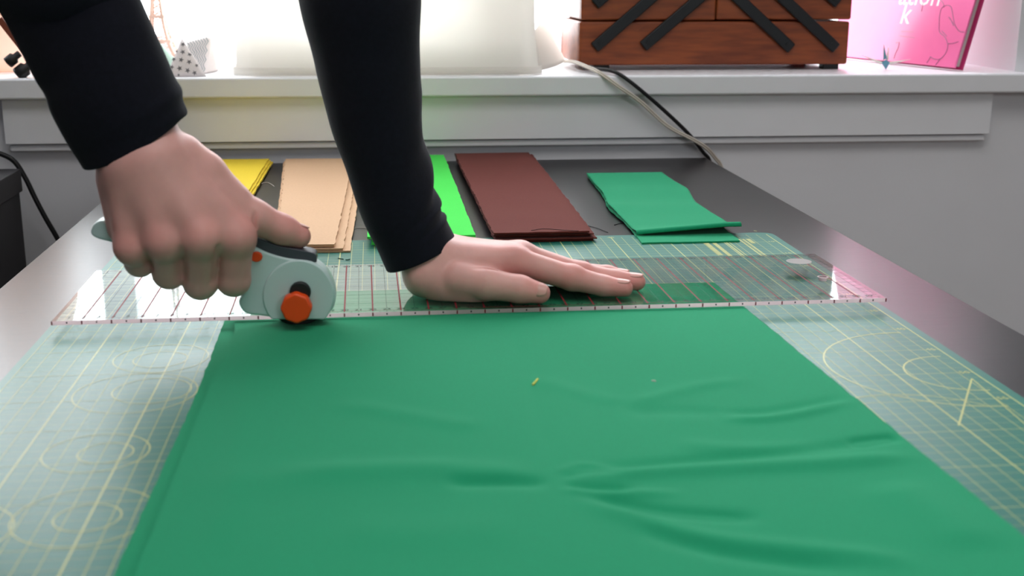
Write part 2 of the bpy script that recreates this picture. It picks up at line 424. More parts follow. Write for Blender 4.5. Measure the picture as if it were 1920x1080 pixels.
def cloth_layer(name, xl, xr, ya, yb_, zt, zb, hfun, soft_right, nx, ny, parent, mt_, wob=0.06, soft_left=False):
    """slab of cloth; xl / xr are functions of y"""
    V = np.linspace(0, 1, ny); Uu = np.linspace(0, 1, nx)
    G = np.zeros((ny, nx, 3))
    for j, v in enumerate(V):
        y = ya + (yb_-ya)*v
        l = xl(y) + wob*mnoise.noise((y*0.9, 3.1, zt*7)); r = xr(y) + wob*mnoise.noise((y*0.8, 9.7, zt*5))
        G[j, :, 0] = l+(r-l)*Uu; G[j, :, 1] = y
    for i in range(nx):
        G[0, i, 1] += wob*mnoise.noise((G[0, i, 0]*0.9, 1.7, zt)); G[-1, i, 1] += wob*mnoise.noise((G[-1, i, 0]*0.9, 5.2, zt))
    Z = zt + (hfun(G[:, :, 0], G[:, :, 1]) if hfun else 0)
    if soft_right or soft_left:
        th = max(zt-zb, 0.1)
        if soft_right:
            d = np.clip(1-(G[:, -1:, 0]-G[:, :, 0])/(1.2*th), 0, 1); Z = Z - th*0.9*(1-np.sqrt(np.maximum(0, 1-d*d)))
        if soft_left:
            d = np.clip(1-(G[:, :, 0]-G[:, :1, 0])/(1.2*th), 0, 1); Z = Z - th*0.9*(1-np.sqrt(np.maximum(0, 1-d*d)))
    G[:, :, 2] = np.maximum(Z, zb+0.03)
    mb = MB(); vs = G.reshape(-1, 3).tolist(); fs = []
    for j in range(ny-1):
        for i in range(nx-1):
            a = j*nx+i; fs.append((a, a+1, a+nx+1, a+nx))
    # skirt and underside
    ring = [i for i in range(nx)] + [j*nx+nx-1 for j in range(1, ny)] + [(ny-1)*nx+i for i in range(nx-2, -1, -1)] + [j*nx for j in range(ny-2, 0, -1)]
    n0 = len(vs)
    for i in ring: vs.append([vs[i][0], vs[i][1], zb])
    m_ = len(ring)
    for k_ in range(m_):
        a, b = ring[k_], ring[(k_+1) % m_]; fs.append((b, a, n0+k_, n0+(k_+1) % m_))
    fs.append(tuple(n0+k_ for k_ in range(m_-1, -1, -1)))
    mb.add(vs, fs)
    o = obj(name, mb, mt_, parent, smooth=True, weld=False)
    o.data.set_sharp_from_angle(angle=math.radians(50))
    return o
def lerp(y, a, b):     # a=(y,x) b=(y,x)
    return a[1]+(b[1]-a[1])*(y-a[0])/(b[0]-a[0])
CFY = 92.6
cloth_layer('fabric_layer', lambda y: -11.05+0.15*math.sin(y*0.11), lambda y: lerp(y, (84.4,26.6), (47,27.6)), 36, CFY-0.3, 0.42, MZ+0.03, None, True, 60, 80, cl, M['green_cloth'], 0.12)
cloth_layer('fabric_layer', lambda y: -10.15 + 0.35*math.exp(-((y-80)/4)**2), lambda y: lerp(y, (84.4,26.8), (47,27.9)), 36, CFY, FZ, 0.6, cloth_height, True, 330, 420, cl, M['green_cloth'], 0.08)

# ------------------------------------------------------------------ clear quilting ruler
RX, RY, RTH, RL, RW = -22.5, 84.75, 0.0088, 60.0, 15.0
RZ0, RZ1 = FZ+0.06, FZ+0.36
rex, rey = np.array([math.cos(RTH), math.sin(RTH)]), np.array([-math.sin(RTH), math.cos(RTH)])
def RP(u, v, z): p = np.array([RX, RY])+u*rex+v*rey; return (p[0], p[1], z)
ru = thing('quilting_ruler', 'long clear acrylic ruler with red grid lines lying across the cloth', 'ruler', RP(30, 7.5, RZ0))
M['ruler_top'] = glass_sheet('acrylic_face', (0.93, 0.95, 0.95), 0.035, 1.5)
M['ruler_edge'] = mat('acrylic_edge', (206, 184, 188), 0.25, 0.5, translucent=0.5, tcol=(236, 206, 210), vary=0.06, vscale=60)
M['red_print'] = mat('red_print', (122, 34, 42), 0.6, 0.1, vary=0.05)
M['black_print'] = mat('black_print', (34, 30, 32), 0.6, 0.1, vary=0.05)
M['clear_under'] = glass_sheet('acrylic_underside', (0.97, 0.97, 0.97), 0.05, 1.05)
c = [RP(0,0,RZ0), RP(RL,0,RZ0), RP(RL,RW,RZ0), RP(0,RW,RZ0), RP(0,0,RZ1), RP(RL,0,RZ1), RP(RL,RW,RZ1), RP(0,RW,RZ1)]
rb = obj('acrylic_sheet', (c, [(0,3,2,1),(4,5,6,7),(0,1,5,4),(1,2,6,5),(2,3,7,6),(3,0,4,7)]), [M['ruler_top'], M['ruler_edge'], M['clear_under']], ru)
for p in rb.data.polygons:
    p.material_index = 0 if p.normal.z > 0.5 else (2 if p.normal.z < -0.5 or p.normal.y > 0.5 else 1)
def rquad(mb, u0, u1, v0, v1, z=RZ1+0.006): mb.add([RP(u0,v0,z), RP(u1,v0,z), RP(u1,v1,z), RP(u0,v1,z)], [(0,1,2,3)])
red, blk = MB(), MB()
for i in range(1, 30): rquad(red, 2*i-0.055, 2*i+0.055, 0.35, RW-0.45)
for v in (2.5, 5, 7.5, 10, 12.5): rquad(blk, 0.3, RL-0.3, v-0.018, v+0.018)
for i in range(1, 15): rquad(blk, 0.3, RL-0.3, i-0.008, i+0.008, RZ1+0.004)
for i in range(0, 30): rquad(blk, 2*i+1-0.012, 2*i+1+0.012, 0.3, RW-0.3, RZ1+0.004)
rquad(red, 0.2, RL-0.2, 0.48, 0.53); rquad(red, 0.2, RL-0.2, RW-0.42, RW-0.38)
for i in range(1, 15): rquad(blk, RL-1.0, RL-0.35, i-0.03, i+0.03); rquad(blk, 0.3, 1.2, i-0.03, i+0.03)
for i in range(0, 120): rquad(blk, i*0.5-0.012, i*0.5+0.012, 0.05, 0.32); rquad(blk, i*0.5-0.012, i*0.5+0.012, RW-0.3, RW-0.05)
for i in range(1, 60):
    text_mesh(str(i), 0.62, lambda x, y, i=i: RP(i+x, 0.78+y, RZ1+0.007), blk)
    text_mesh(str(i), 0.62, lambda x, y, i=i: RP(i+x, RW-0.72+y, RZ1+0.007), blk)
for i in range(0, 61):                                     # graduations showing through the near side
    z0_, z1_ = (RZ0+0.02, RZ1-0.02) if i % 2 == 0 else (RZ0+0.1, RZ1-0.08)
    (red if i % 2 == 0 else blk).add([RP(i-0.05, -0.006, z0_), RP(i+0.05, -0.006, z0_), RP(i+0.05, -0.006, z1_), RP(i-0.05, -0.006, z1_)], [(0,1,2,3)])
obj('red_lines', red, M['red_print'], ru, weld=False)
obj('black_marks', blk, M['black_print'], ru, weld=False)
M['sticker'] = mat('pale_sticker', (112, 104, 100), 0.5, 0.4, vary=0.03)
st = MB(); sc_ = PZ(1498, 490, RZ1)
st.prism([(1.05*math.cos(2*math.pi*k/28), 1.05*math.sin(2*math.pi*k/28)) for k in range(28)], lambda x, y: (sc_[0]+x, sc_[1]+y, RZ1+0.001), lambda x, y: (sc_[0]+x, sc_[1]+y, RZ1+0.01))
obj('round_sticker', st, M['sticker'], ru)
hc = PZ(1543, 519, RZ1); hr = MB()
ring_o = [(hc[0]+0.45*math.cos(a), hc[1]+0.45*math.sin(a)) for a in np.linspace(0, 2*math.pi, 25)[:-1]]
ring_i = [(hc[0]+0.33*math.cos(a), hc[1]+0.33*math.sin(a)) for a in np.linspace(0, 2*math.pi, 25)[:-1]]
hr.loft([[(x, y, RZ0) for x, y in ring_i], [(x, y, RZ1+0.01) for x, y in ring_i], [(x, y, RZ1+0.01) for x, y in ring_o]], False, False)
obj('hang_hole', hr, M['ruler_edge'], ru)

# ------------------------------------------------------------------ cut strips of cloth at the back of the table
def strip(name, label, mt_, nl, nr, fl, fr, zt, layers, base_z=0.0, wob=0.05, sag=0.05, seed=0):
    """near-left, near-right, far-left, far-right corners (x, y); layers = list of (dx_l, dx_r, dy_near, z0, z1)"""
    t = thing(name, label, 'fabric', ((nl[0]+fr[0])/2, (nl[1]+fr[1])/2, base_z), 'cut strips of folded cloth')
    for k_, (dl, dr, dn, z0, z1) in enumerate(layers):
        def hf(X, Y, k_=k_):
            H = np.zeros(X.shape)
            for a in range(X.shape[0]):
                for b in range(X.shape[1]):
                    H[a, b] = sag*mnoise.noise((X[a, b]*0.12+seed, Y[a, b]*0.16, k_*3.0+seed))
            return H
        ya, yb_ = (nl[1]+nr[1])/2+dn, (fl[1]+fr[1])/2
        o = cloth_layer('fabric_layer', lambda y: lerp(y, (nl[1], nl[0]), (fl[1], fl[0]))+dl, lambda y: lerp(y, (nr[1], nr[0]), (fr[1], fr[0]))+dr, ya, yb_, z1, z0,
                    hf if k_ == len(layers)-1 else None, False, 24, 60, t, mt_, wob)
    return t
tan = strip('tan_cloth_strip', 'folded tan beige cotton strip between the yellow and the lime strips', M['tan_cloth'],
      (-9.0, 109.4), (-3.9, 109.4), (-11.8, 162.6), (-3.0, 162.6), 1, [(-0.3, 1.4, -0.5, 0.22, 0.36), (-0.2, 0.75, -0.35, 0.4, 0.56), (0, 0, 0, 0.62, 0.85)], wob=0.12, seed=1)
strip('lime_cloth_strip', 'folded bright lime green cotton strip partly behind the sleeve', M['lime_cloth'],
      (-0.9, 110.5), (8.9, 111.6), (-0.6, 162.5), (8.9, 162.5), 1, [(0.5, 0.1, 0.2, 0.22, 0.34), (0.3, 0, -0.1, 0.40, 0.55), (0.3, 0.1, 0.1, 0.62, 0.80), (-0.1, 0, -0.1, 0.95, 1.15)], wob=0.12, seed=2)
strip('brown_cloth_strip', 'thick folded chocolate brown cotton strip beside the lime one', M['brown_cloth'],
      (10.6, 111.8), (19.6, 111.0), (10.4, 163.5), (20.3, 163.5), 1, [(0.3, 0.5, 0.3, 0.22, 0.36), (0.1, 0.7, 0.0, 0.46, 0.58), (0.3, 0.2, 0.5, 0.66, 0.76), (0.0, 0.5, 0.15, 0.86, 0.96), (0, 0, 0.0, 1.06, 1.2)], wob=0.14, seed=3)
strip('yellow_cloth_strip', 'folded yellow cotton strip behind the hand with the cutter', M['yellow_cloth'],
      (-22.6, 111.3), (-14.6, 111.3), (-22.8, 163.2), (-14.0, 163.2), 1, [(0.2, 0.5, 0.0, 0.22, 0.42), (0.0, 0.25, 0.2, 0.46, 0.62), (0.1, 0.0, 0.0, 0.66, 0.82)], wob=0.12, seed=4)
# small emerald strip: the upper layer curls up at its near end
gs = thing('green_cloth_strip', 'short emerald green cotton strip with a curled near end, right of the brown strip', 'fabric', (30, 130, 0), 'cut strips of folded cloth')
def g_l(y): return lerp(y, (112.7, 24.4), (149.5, 25.8)) - 0.5*math.exp(-((y-127)/5)**2)
def g_r(y): return lerp(y, (112.7, 34.6), (149.5, 35.3)) - 0.7*math.exp(-((y-127)/6)**2) + 0.3*math.exp(-((y-138)/5)**2)
cloth_layer('fabric_layer', g_l, lambda y: lerp(y, (109.8, 33.6), (149.5, 35.0)), 109.8, 149.3, 0.36, 0.2, None, False, 30, 60, gs, M['green_cloth'], 0.14)
def g_h(X, Y):
    H = 0.28*np.exp(-((Y-126)/3.0)**2)*(0.4+0.6*np.exp(-((X-25)/4)**2)) + 0.16*np.exp(-((Y-136)/3.5)**2)
    H += 1.25*np.clip((117.5-Y)/5.0, 0, 1)**2*np.clip((X-20)/13, 0, 1)
    return H
ng = 40; mg = MB(); rows = []
ys = np.concatenate([np.linspace(149.5, 113.2, 70)])
Gt = []
for y in ys:
    xs = np.linspace(g_l(y)+0.1*mnoise.noise((y, 1, 2)), g_r(y)+0.1*mnoise.noise((y, 5, 2)), ng)
    H = g_h(xs, np.full(ng, y)); Gt.append([(x, y, 0.55+h) for x, h in zip(xs, H)])
# rolled lip at the near end
for a in np.linspace(20, 110, 6):
    ra = math.radians(a); base_row = Gt[69]
    Gt.append([(x, 113.2-0.42*math.sin(ra), z-0.3+0.3*math.cos(ra)) for x, y, z in base_row])
Gt = Gt[:]
mg.loft(Gt, False, False, closed=False)
og = obj('fabric_layer', mg, M['green_cloth'], gs, smooth=True, weld=False)
sm = og.modifiers.new('thickness', 'SOLIDIFY'); sm.thickness = 0.0012; sm.offset = -1

# loose threads and lint
def thread(label, pts, r, mt_, z=None, group='loose threads and lint'):
    o = obj('loose_thread', MB().tube(pts, r, 6), mt_, smooth=True); tag(o, label, 'thread', group); return o
M['thread_white'] = mat('pale_thread', (200, 192, 184), 0.8, 0.2, vary=0.03)
M['thread_dark'] = mat('dark_thread', (26, 24, 26), 0.8, 0.2, vary=0.03)
M['thread_green'] = mat('dark_green_thread', (20, 60, 44), 0.8, 0.2, vary=0.03)
M['lint'] = mat('yellow_lint', (196, 200, 90), 0.8, 0.2, vary=0.05)
def flat(pts, z): return [PZ(a, b, z) for a, b in pts]
thread('pale thread on the dark table between tan and lime strips', flat([(664,428),(676,427),(690,428),(706,430)], 0.06), 0.04, M['thread_white'])
thread('curly pale thread sticking out left of the tan strip', flat([(490,344),(500,342),(508,345),(514,350)], 0.06), 0.04, M['thread_white'])
thread('long dark thread lying near the right corner of the brown strip', flat([(1090,420),(1105,424),(1120,428),(1140,436)], 0.05), 0.03, M['thread_dark'])
thread('dark thread curl between the brown and the emerald strips', flat([(1152,422),(1162,419),(1172,418)], 0.05), 0.035, M['thread_dark'])
thread('longer dark thread snippet on the mat near the sleeve', flat([(634,484),(638,485),(644,486)], MZ+0.06), 0.045, M['thread_green'])
thread('shorter dark thread snippet on the mat near the sleeve', flat([(648,487),(652,487),(656,486)], MZ+0.06), 0.045, M['thread_green'])
thread('thin dark thread lying on top of the brown strip', flat([(996,432),(1020,429),(1050,431),(1085,433)], 1.24), 0.025, M['thread_dark'])
thread('yellow lint fleck on the big green cloth', flat([(999,721),(1004,716),(1008,711)], FZ+0.03), 0.07, M['lint'])
thread('small pale lint fleck right of the yellow one', flat([(1222,714),(1226,714),(1229,715)], FZ+0.02), 0.05, M['thread_white'])

# ------------------------------------------------------------------ sculpting by distance fields (hands, torso)
class Field:
    def __init__(self, lo, hi, h):
        self.lo = np.array(lo, float); self.h = h
        self.n = np.ceil((np.array(hi)-self.lo)/h).astype(int)+1
        self.ax = [self.lo[i]+h*np.arange(self.n[i]) for i in range(3)]
    def new(self): return np.full(self.n, 6.0, np.float32)
    def sub(self, lo, hi):
        s = []
        for i in range(3):
            a = int(np.clip(np.floor((lo[i]-self.lo[i])/self.h), 0, self.n[i]-1)); b = int(np.clip(np.ceil((hi[i]-self.lo[i])/self.h)+1, a+1, self.n[i]))
            s.append(slice(a, b))
        return tuple(s)
    def cone(self, A, a, b, r1, r2, k=0.3, sign=1, squash=None):
        """smooth-union a tapered capsule; squash=(axis vector, factor) flattens it along that axis; sign=-1 carves"""
        a, b = np.array(a, float), np.array(b, float)
        mg_ = max(r1, r2)+k+4*self.h+0.6
        s = self.sub(np.minimum(a, b)-mg_, np.maximum(a, b)+mg_)
        X, Y, Z = np.meshgrid(self.ax[0][s[0]], self.ax[1][s[1]], self.ax[2][s[2]], indexing='ij')
        d = b-a; L2 = max(d@d, 1e-9)
        t = np.clip(((X-a[0])*d[0]+(Y-a[1])*d[1]+(Z-a[2])*d[2])/L2, 0, 1)
        vx, vy, vz = X-a[0]-t*d[0], Y-a[1]-t*d[1], Z-a[2]-t*d[2]
        if squash is not None:
            n = np.array(squash[0], float); n /= np.linalg.norm(n); w = (vx*n[0]+vy*n[1]+vz*n[2])*(1/squash[1]-1)
            vx, vy, vz = vx+w*n[0], vy+w*n[1], vz+w*n[2]
        D = np.sqrt(vx*vx+vy*vy+vz*vz)-(r1+t*(r2-r1))
        F = A[s]
        if sign > 0:
            hh = np.maximum(k-np.abs(F-D), 0)/k; A[s] = np.minimum(F, D)-hh*hh*k*0.25
        else:
            D = -D; hh = np.maximum(k-np.abs(F-D), 0)/k; A[s] = np.maximum(F, D)+hh*hh*k*0.25
        return A
    def chain(self, A, pts, rad, k=0.3):
        for i in range(len(pts)-1): self.cone(A, pts[i], pts[i+1], rad[i], rad[i+1], k)
        return A
    @staticmethod
    def smin(a, b, k):
        hh = np.maximum(k-np.abs(a-b), 0)/k
        return np.minimum(a, b)-hh*hh*k*0.25
    def mesh(self, A):
        nx, ny, nz = A.shape; ins = A < 0
        cs = (nx-1, ny-1, nz-1)
        acc = np.zeros(cs+(3,), np.float32); cnt = np.zeros(cs, np.float32)
        def corner(o): return (slice(o[0], nx-1+o[0]), slice(o[1], ny-1+o[1]), slice(o[2], nz-1+o[2]))
        cor = [(i, j, k_) for i in (0, 1) for j in (0, 1) for k_ in (0, 1)]
        for a in cor:
            for axis in range(3):
                if a[axis]: continue
                b = list(a); b[axis] = 1
                Fa, Fb = A[corner(a)], A[corner(b)]
                mk = (Fa < 0) != (Fb < 0)
                t = np.where(mk, Fa/np.where(mk, Fa-Fb, 1), 0)
                for ax in range(3):
                    acc[..., ax] += np.where(mk, a[ax] + (t if ax == axis else 0), 0)
                cnt += mk
        act = cnt > 0
        idx = np.full(cs, -1, np.int64); idx[act] = np.arange(act.sum())
        ijk = np.argwhere(act)
        V = (ijk + acc[act]/cnt[act][:, None])*self.h + self.lo
        faces = []
        for axis in range(3):
            sl_a = [slice(None)]*3; sl_b = [slice(None)]*3
            sl_a[axis] = slice(0, -1); sl_b[axis] = slice(1, None)
            ch = ins[tuple(sl_a)] != ins[tuple(sl_b)]
            e = np.argwhere(ch)
            o1, o2 = [q_ for q_ in range(3) if q_ != axis]
            ok = (e[:, o1] > 0) & (e[:, o2] > 0) & (e[:, o1] < cs[o1]) & (e[:, o2] < cs[o2])
            e = e[ok]
            def cell(d1, d2):
                c_ = e.copy(); c_[:, o1] += d1; c_[:, o2] += d2
                return idx[c_[:, 0], c_[:, 1], c_[:, 2]]
            q4 = np.stack([cell(-1, -1), cell(0, -1), cell(0, 0), cell(-1, 0)], 1)
            flip = ins[e[:, 0], e[:, 1], e[:, 2]]
            if axis == 1: flip = ~flip
            q4[~flip] = q4[~flip][:, ::-1]
            faces.append(q4)
        Fq = np.concatenate(faces); Fq = Fq[(Fq >= 0).all(1)]
        return V, Fq

def finger_nail(parent, dip, tip, r, up, w=0.62, name='fingernail', fwd=0.42, back=0.75):
    dip, tip, up = np.array(dip), np.array(tip), np.array(up, float)
    d = (tip-dip)/np.linalg.norm(tip-dip); n = up-d*(up@d); n /= np.linalg.norm(n); s = np.cross(d, n)
    nu, nv = 9, 9; g = []
    for j in range(nv):
        v = j/(nv-1); al = -back+(fwd+back)*v
        row = []
        wv = w*(0.86+0.14*math.sin(math.pi*min(1, v*1.2)))*(1 if v < 0.75 else math.sqrt(max(0.05, 1-((v-0.75)/0.27)**2*0.55)))
        for i in range(nu):
            th = (i/(nu-1)*2-1)*wv*1.15
            edge = abs(i/(nu-1)*2-1)
            al2 = al-0.10*edge**2*(v > 0.6)
            rr = (r*1.02+0.015)-0.13*max(0, v-0.55)**1.5-0.03*max(0, 0.2-v)*5*0.6
            row.append(tip+d*al2+rr*(math.cos(th)*n+math.sin(th)*s))
        g.append(row)
    o = obj(name, MB().loft(g, False, False, closed=False), M['nail'], parent, smooth=True, weld=False)
    so = o.modifiers.new('t', 'SOLIDIFY'); so.thickness = 0.0004; so.offset = 0
    return o

# ---- the person: Empty on the floor left of the table
pe = thing('person', 'person in a dark navy sweater leaning over the table, cutting cloth with a rotary cutter', 'person', (-58, 92, -TZ))

RULER_TOP = RZ1+0.02
# left hand, flat on the ruler (fingers towards +x, thumb on the camera's side)
Lw = PY(792, 474, 90.3)
L_mcp = [PY(962, 489, 89.0), PY(975, 480, 90.7), PY(972, 480, 92.4), PY(958, 484, 93.9)]
L_pip = [PY(1072, 521, 88.4), PY(1088, 515, 90.1), PY(1078, 512, 91.8), PY(1050, 518, 93.4)]
L_dip = [PY(1132, 539, 87.95), PY(1150, 533, 89.75), PY(1138, 528, 91.4), PY(1092, 530, 93.1)]
L_tip = [PY(1170, 552, 87.6), PY(1194, 541, 89.4), PY(1168, 531, 91.1), PY(1125, 533, 92.8)]
L_rad = [(1.08, 0.92, 0.80, 0.66), (1.08, 0.92, 0.80, 0.66), (1.02, 0.88, 0.76, 0.63), (0.92, 0.78, 0.68, 0.56)]
for arr, ra in ((L_tip, 3), (L_dip, 2)):
    for i in range(4):
        arr[i][2] = max(arr[i][2], RULER_TOP+L_rad[i][ra]-0.06)
FL = Field((-4.5, 83.5, 0.3), (22.0, 97.5, 12.5), 0.115)
pal = FL.new()
arm_dir = PY(722, 300, 90.8)-Lw; arm_dir /= np.linalg.norm(arm_dir)
wr2 = [Lw+np.array([0.3, -0.8, 0.0]), Lw+np.array([0.3, 0.8, 0.1])]
for wq in wr2:                                            # wrist and forearm stub running up into the sleeve
    FL.cone(pal, wq, wq+arm_dir*5.0, 1.8, 1.3, 0.8)
for i in range(4):                                        # metacarpals
    st_ = Lw + np.array([1.6, -1.35+0.9*i, -0.35])
    FL.cone(pal, st_, L_mcp[i], 1.35, L_rad[i][0]+0.06, 1.0)
    FL.cone(pal, st_+np.array([0, 0, -0.9]), L_mcp[i]+np.array([-0.8, 0, -0.55]), 1.2, 0.95, 0.9)
FL.cone(pal, PY(798, 514, 89.6), PY(835, 530, 89.0), 1.75, 1.4, 0.8)
# heel of the hand resting on the ruler, thenar eminence
FL.cone(pal, PY(800, 520, 88.4), PY(905, 540, 87.8), 1.35, 1.15, 0.9)
FL.cone(pal, PY(835, 538, 88.6), PY(880, 545, 88.0), 1.2, 1.15, 0.9)
FL.cone(pal, Lw+np.array([0.6, 1.6, -1.2]), Lw+np.array([4.2, 3.0, -2.6]), 1.35, 1.0, 1.0)
fing = FL.new()
for i in range(4):
    one = FL.new()
    FL.chain(one, [L_mcp[i], L_pip[i], L_dip[i], L_tip[i]], L_rad[i], 0.25)
    FL.cone(one, L_pip[i]+np.array([0, 0, 0.06]), L_pip[i]+np.array([0.05, 0, 0.06]), L_rad[i][1]+0.01, L_rad[i][1]+0.01, 0.4)
    fing = Field.smin(fing, one, 0.10)
th = FL.new()
t_mcp, t_ip, t_tip = PY(912, 532, 87.0), PY(975, 542, 86.5), PY(1012, 550, 86.3)
t_mcp[2] = max(t_mcp[2], RULER_TOP+1.1); t_ip[2] = max(t_ip[2], RULER_TOP+0.9); t_tip[2] = max(t_tip[2], RULER_TOP+0.74)
FL.chain(th, [PY(858, 522, 87.7), t_mcp, t_ip, t_tip], (1.3, 1.18, 1.0, 0.78), 0.35)
F_ = Field.smin(pal, fing, 0.55)
F_ = Field.smin(F_, th, 0.22)
# flatten what presses on the ruler
zz = FL.ax[2][None, None, :]
F_ = np.maximum(F_, (RULER_TOP - zz).astype(np.float32) + np.zeros_like(F_))
# crease between thumb and palm, knuckle wrinkles
FL.cone(F_, PY(872, 499, 86.7), PY(930, 506, 86.9), 0.04, 0.16, 0.18, -1)
VL, QL = FL.mesh(F_)

# right hand, a fist around the cutter's handle
R_mcp = [PY(444, 443, 81.6), PY(377, 444, 80.7), PY(308, 450, 80.7), PY(248, 460, 81.4)]
R_pip = [PY(438, 525, 82.5), PY(376, 530, 82.4), PY(317, 511, 82.5), PY(262, 491, 82.9)]
R_dip = [p+np.array([0.25, 2.35, -0.1+0.05*i]) for i, p in enumerate(R_pip)]
R_tip = [p+np.array([0.15, 0.75, 1.5]) for p in R_dip]
R_rad = [(1.12, 1.10, 0.9, 0.7), (1.16, 1.12, 0.92, 0.72), (1.12, 1.08, 0.88, 0.7), (1.02, 0.98, 0.8, 0.64)]
Rw = PY(262, 292, 82.8)
FR = Field((-24.5, 78.5, 0.8), (-2.0, 88.5, 20.0), 0.115)
pal = FR.new()
arm_dirR = PY(140, 15, 84.0)-Rw; arm_dirR /= np.linalg.norm(arm_dirR)
side = np.cross(arm_dirR, np.array([0, 1, 0])); side /= np.linalg.norm(side)
if side[0] < 0: side = -side
for sg, rr in ((-0.85, 1.9), (0, 2.0), (1.25, 1.85)):
    a = Rw + side*sg
    FR.cone(pal, a - arm_dirR*0.4, a + arm_dirR*6.0, rr, rr-0.2, 1.0)
starts = [PY(318, 300, 82.2), PY(290, 305, 81.7), PY(262, 312, 81.7), PY(234, 322, 82.1)]
for i in range(4):
    FR.cone(pal, starts[i], R_mcp[i], 1.35, R_rad[i][0]+0.08, 1.0)
    FR.cone(pal, starts[i]+np.array([0, 1.5, 0]), R_mcp[i]+np.array([-0.1, 1.2, 0.5]), 1.3, 0.9, 0.8)
FR.cone(pal, PY(222, 340, 83.2), PY(232, 425, 83.0), 1.35, 1.1, 0.9)       # little-finger edge of the hand
FR.cone(pal, PY(340, 308, 83.0), PY(425, 408, 82.9), 1.3, 1.15, 0.9)       # web towards the thumb
for a_, b_ in (((349,286),(388,320)), ((388,320),(438,372))):
    FR.cone(pal, PY(*a_, 83.2), PY(*b_, 83.2), 1.1, 1.1, 0.6)
fing = FR.new()
for i in range(4):
    one = FR.new()
    FR.chain(one, [R_mcp[i], R_pip[i], R_dip[i], R_tip[i]], R_rad[i], 0.3)
    FR.cone(one, R_mcp[i]+np.array([0, -0.12, -0.25]), R_mcp[i]+np.array([0.02, -0.12, -0.25]), R_rad[i][0]-0.03, R_rad[i][0]-0.03, 0.4)
    fing = Field.smin(fing, one, 0.10)
th = FR.new()
rt = [PY(405, 362, 83.0), PY(478, 408, 83.3), PY(530, 431, 83.8), PY(560, 443, 84.0)]
FR.chain(th, rt, (1.3, 1.16, 1.02, 0.84), 0.4)
F_ = Field.smin(pal, fing, 0.6)
F_ = Field.smin(F_, th, 0.28)
for i in range(3):
    ga, gb = (R_mcp[i]+R_mcp[i+1])/2, (R_pip[i]+R_pip[i+1])/2
    FR.cone(F_, ga+np.array([0, -1.12, -0.5]), gb+np.array([0, -1.0, 0.3]), 0.10, 0.26, 0.35, -1)
FR.cone(F_, PY(478, 400, 82.2), PY(472, 440, 81.9), 0.06, 0.16, 0.2, -1)
VR, QR = FR.mesh(F_)

# torso and upper arms (out of frame above and left of the picture)
El_L, El_R = PY(662, -150, 91.5), np.array([-26.5, 84.0, 37.0])
Sh_L, Sh_R = np.array([-24.0, 105.0, 52.0]), np.array([-34.0, 76.0, 57.0])
chest, belly, hip = np.array([-38.0, 91.0, 52.0]), np.array([-44.0, 92.0, 34.0]), np.array([-57.0, 92.0, 16.0])
FT = Field((-80, 60, -TZ-1), (12, 125, 80), 1.1)
A = FT.new()
for dy in (-9, 0, 9):
    FT.cone(A, chest+np.array([0, dy*1.15, 0]), belly+np.array([0, dy*0.8, 0]), 10.5, 9.5, 6)
    FT.cone(A, belly+np.array([0, dy*0.8, 0]), hip+np.array([0, dy, 0]), 9.5, 10.5, 6)
FT.cone(A, np.array([-35.0, 88.5, 40.0]), np.array([-30.8, 88.5, 26.0]), 7.0, 6.6, 2)     # loose front of the sweater hanging down
FT.cone(A, Sh_R, chest+np.array([0, -8, 3]), 6.5, 8, 5); FT.cone(A, Sh_L, chest+np.array([0, 8, 2]), 6.5, 8, 5)
FT.cone(A, Sh_R, El_R, 6.0, 4.7, 3); FT.cone(A, Sh_L, El_L, 6.0, 4.7, 3)
FT.cone(A, El_L, PY(668, -60, 90.9), 4.9, 4.75, 1.0); FT.cone(A, El_R, PY(118, -45, 83.6), 4.9, 4.55, 1.0)
VT, QT = FT.mesh(A)
A = FT.new()
FT.cone(A, np.array([-57, 85, 12]), np.array([-57, 99, 12]), 10.2, 10.2, 3)
for dy in (-9.5, 9.5):
    FT.cone(A, np.array([-57, 92+dy, 10]), np.array([-54, 92+dy, -33]), 9.0, 6.6, 3); FT.cone(A, np.array([-54, 92+dy, -33]), np.array([-58, 92+dy, -70]), 6.6, 5.2, 3)
    FT.cone(A, np.array([-58, 92+dy, -71]), np.array([-46, 92+dy*1.2, -72]), 3.6, 3.0, 2)
VJ, QJ = FT.mesh(A)

# skin: redder towards knuckles and fingertips (a vertex attribute of the skin itself)
warm = []
for V_, pts in ((VL, [*L_tip, *L_pip, t_tip, L_mcp[0]]), (VR, [rt[3], rt[2], *R_mcp])):
    w_ = np.zeros(len(V_))
    for p in pts:
        w_ = np.maximum(w_, np.exp(-(np.linalg.norm(V_-p, axis=1)/1.5)**2))
    warm.append(w_)
M['skin'] = mat('skin', (212, 158, 150), 0.45, 0.35, sss=0.25, bump=0.18, bscale=420, bdist=0.0004, vary=0.09, vscale=38)
nt = M['skin'].node_tree
at = nt.nodes.new('ShaderNodeAttribute'); at.attribute_name = 'warmth'
mxc = nt.nodes.new('ShaderNodeMix'); mxc.data_type = 'RGBA'; mxc.inputs[7].default_value = (*lin((208, 112, 106)), 1)
pb = nt.nodes['Principled BSDF']; lk = pb.inputs['Base Color'].links[0]; src = lk.from_socket
nt.links.remove(lk); nt.links.new(src, mxc.inputs[6]); nt.links.new(at.outputs['Fac'], mxc.inputs[0]); nt.links.new(mxc.outputs[2], pb.inputs['Base Color'])
hands = []
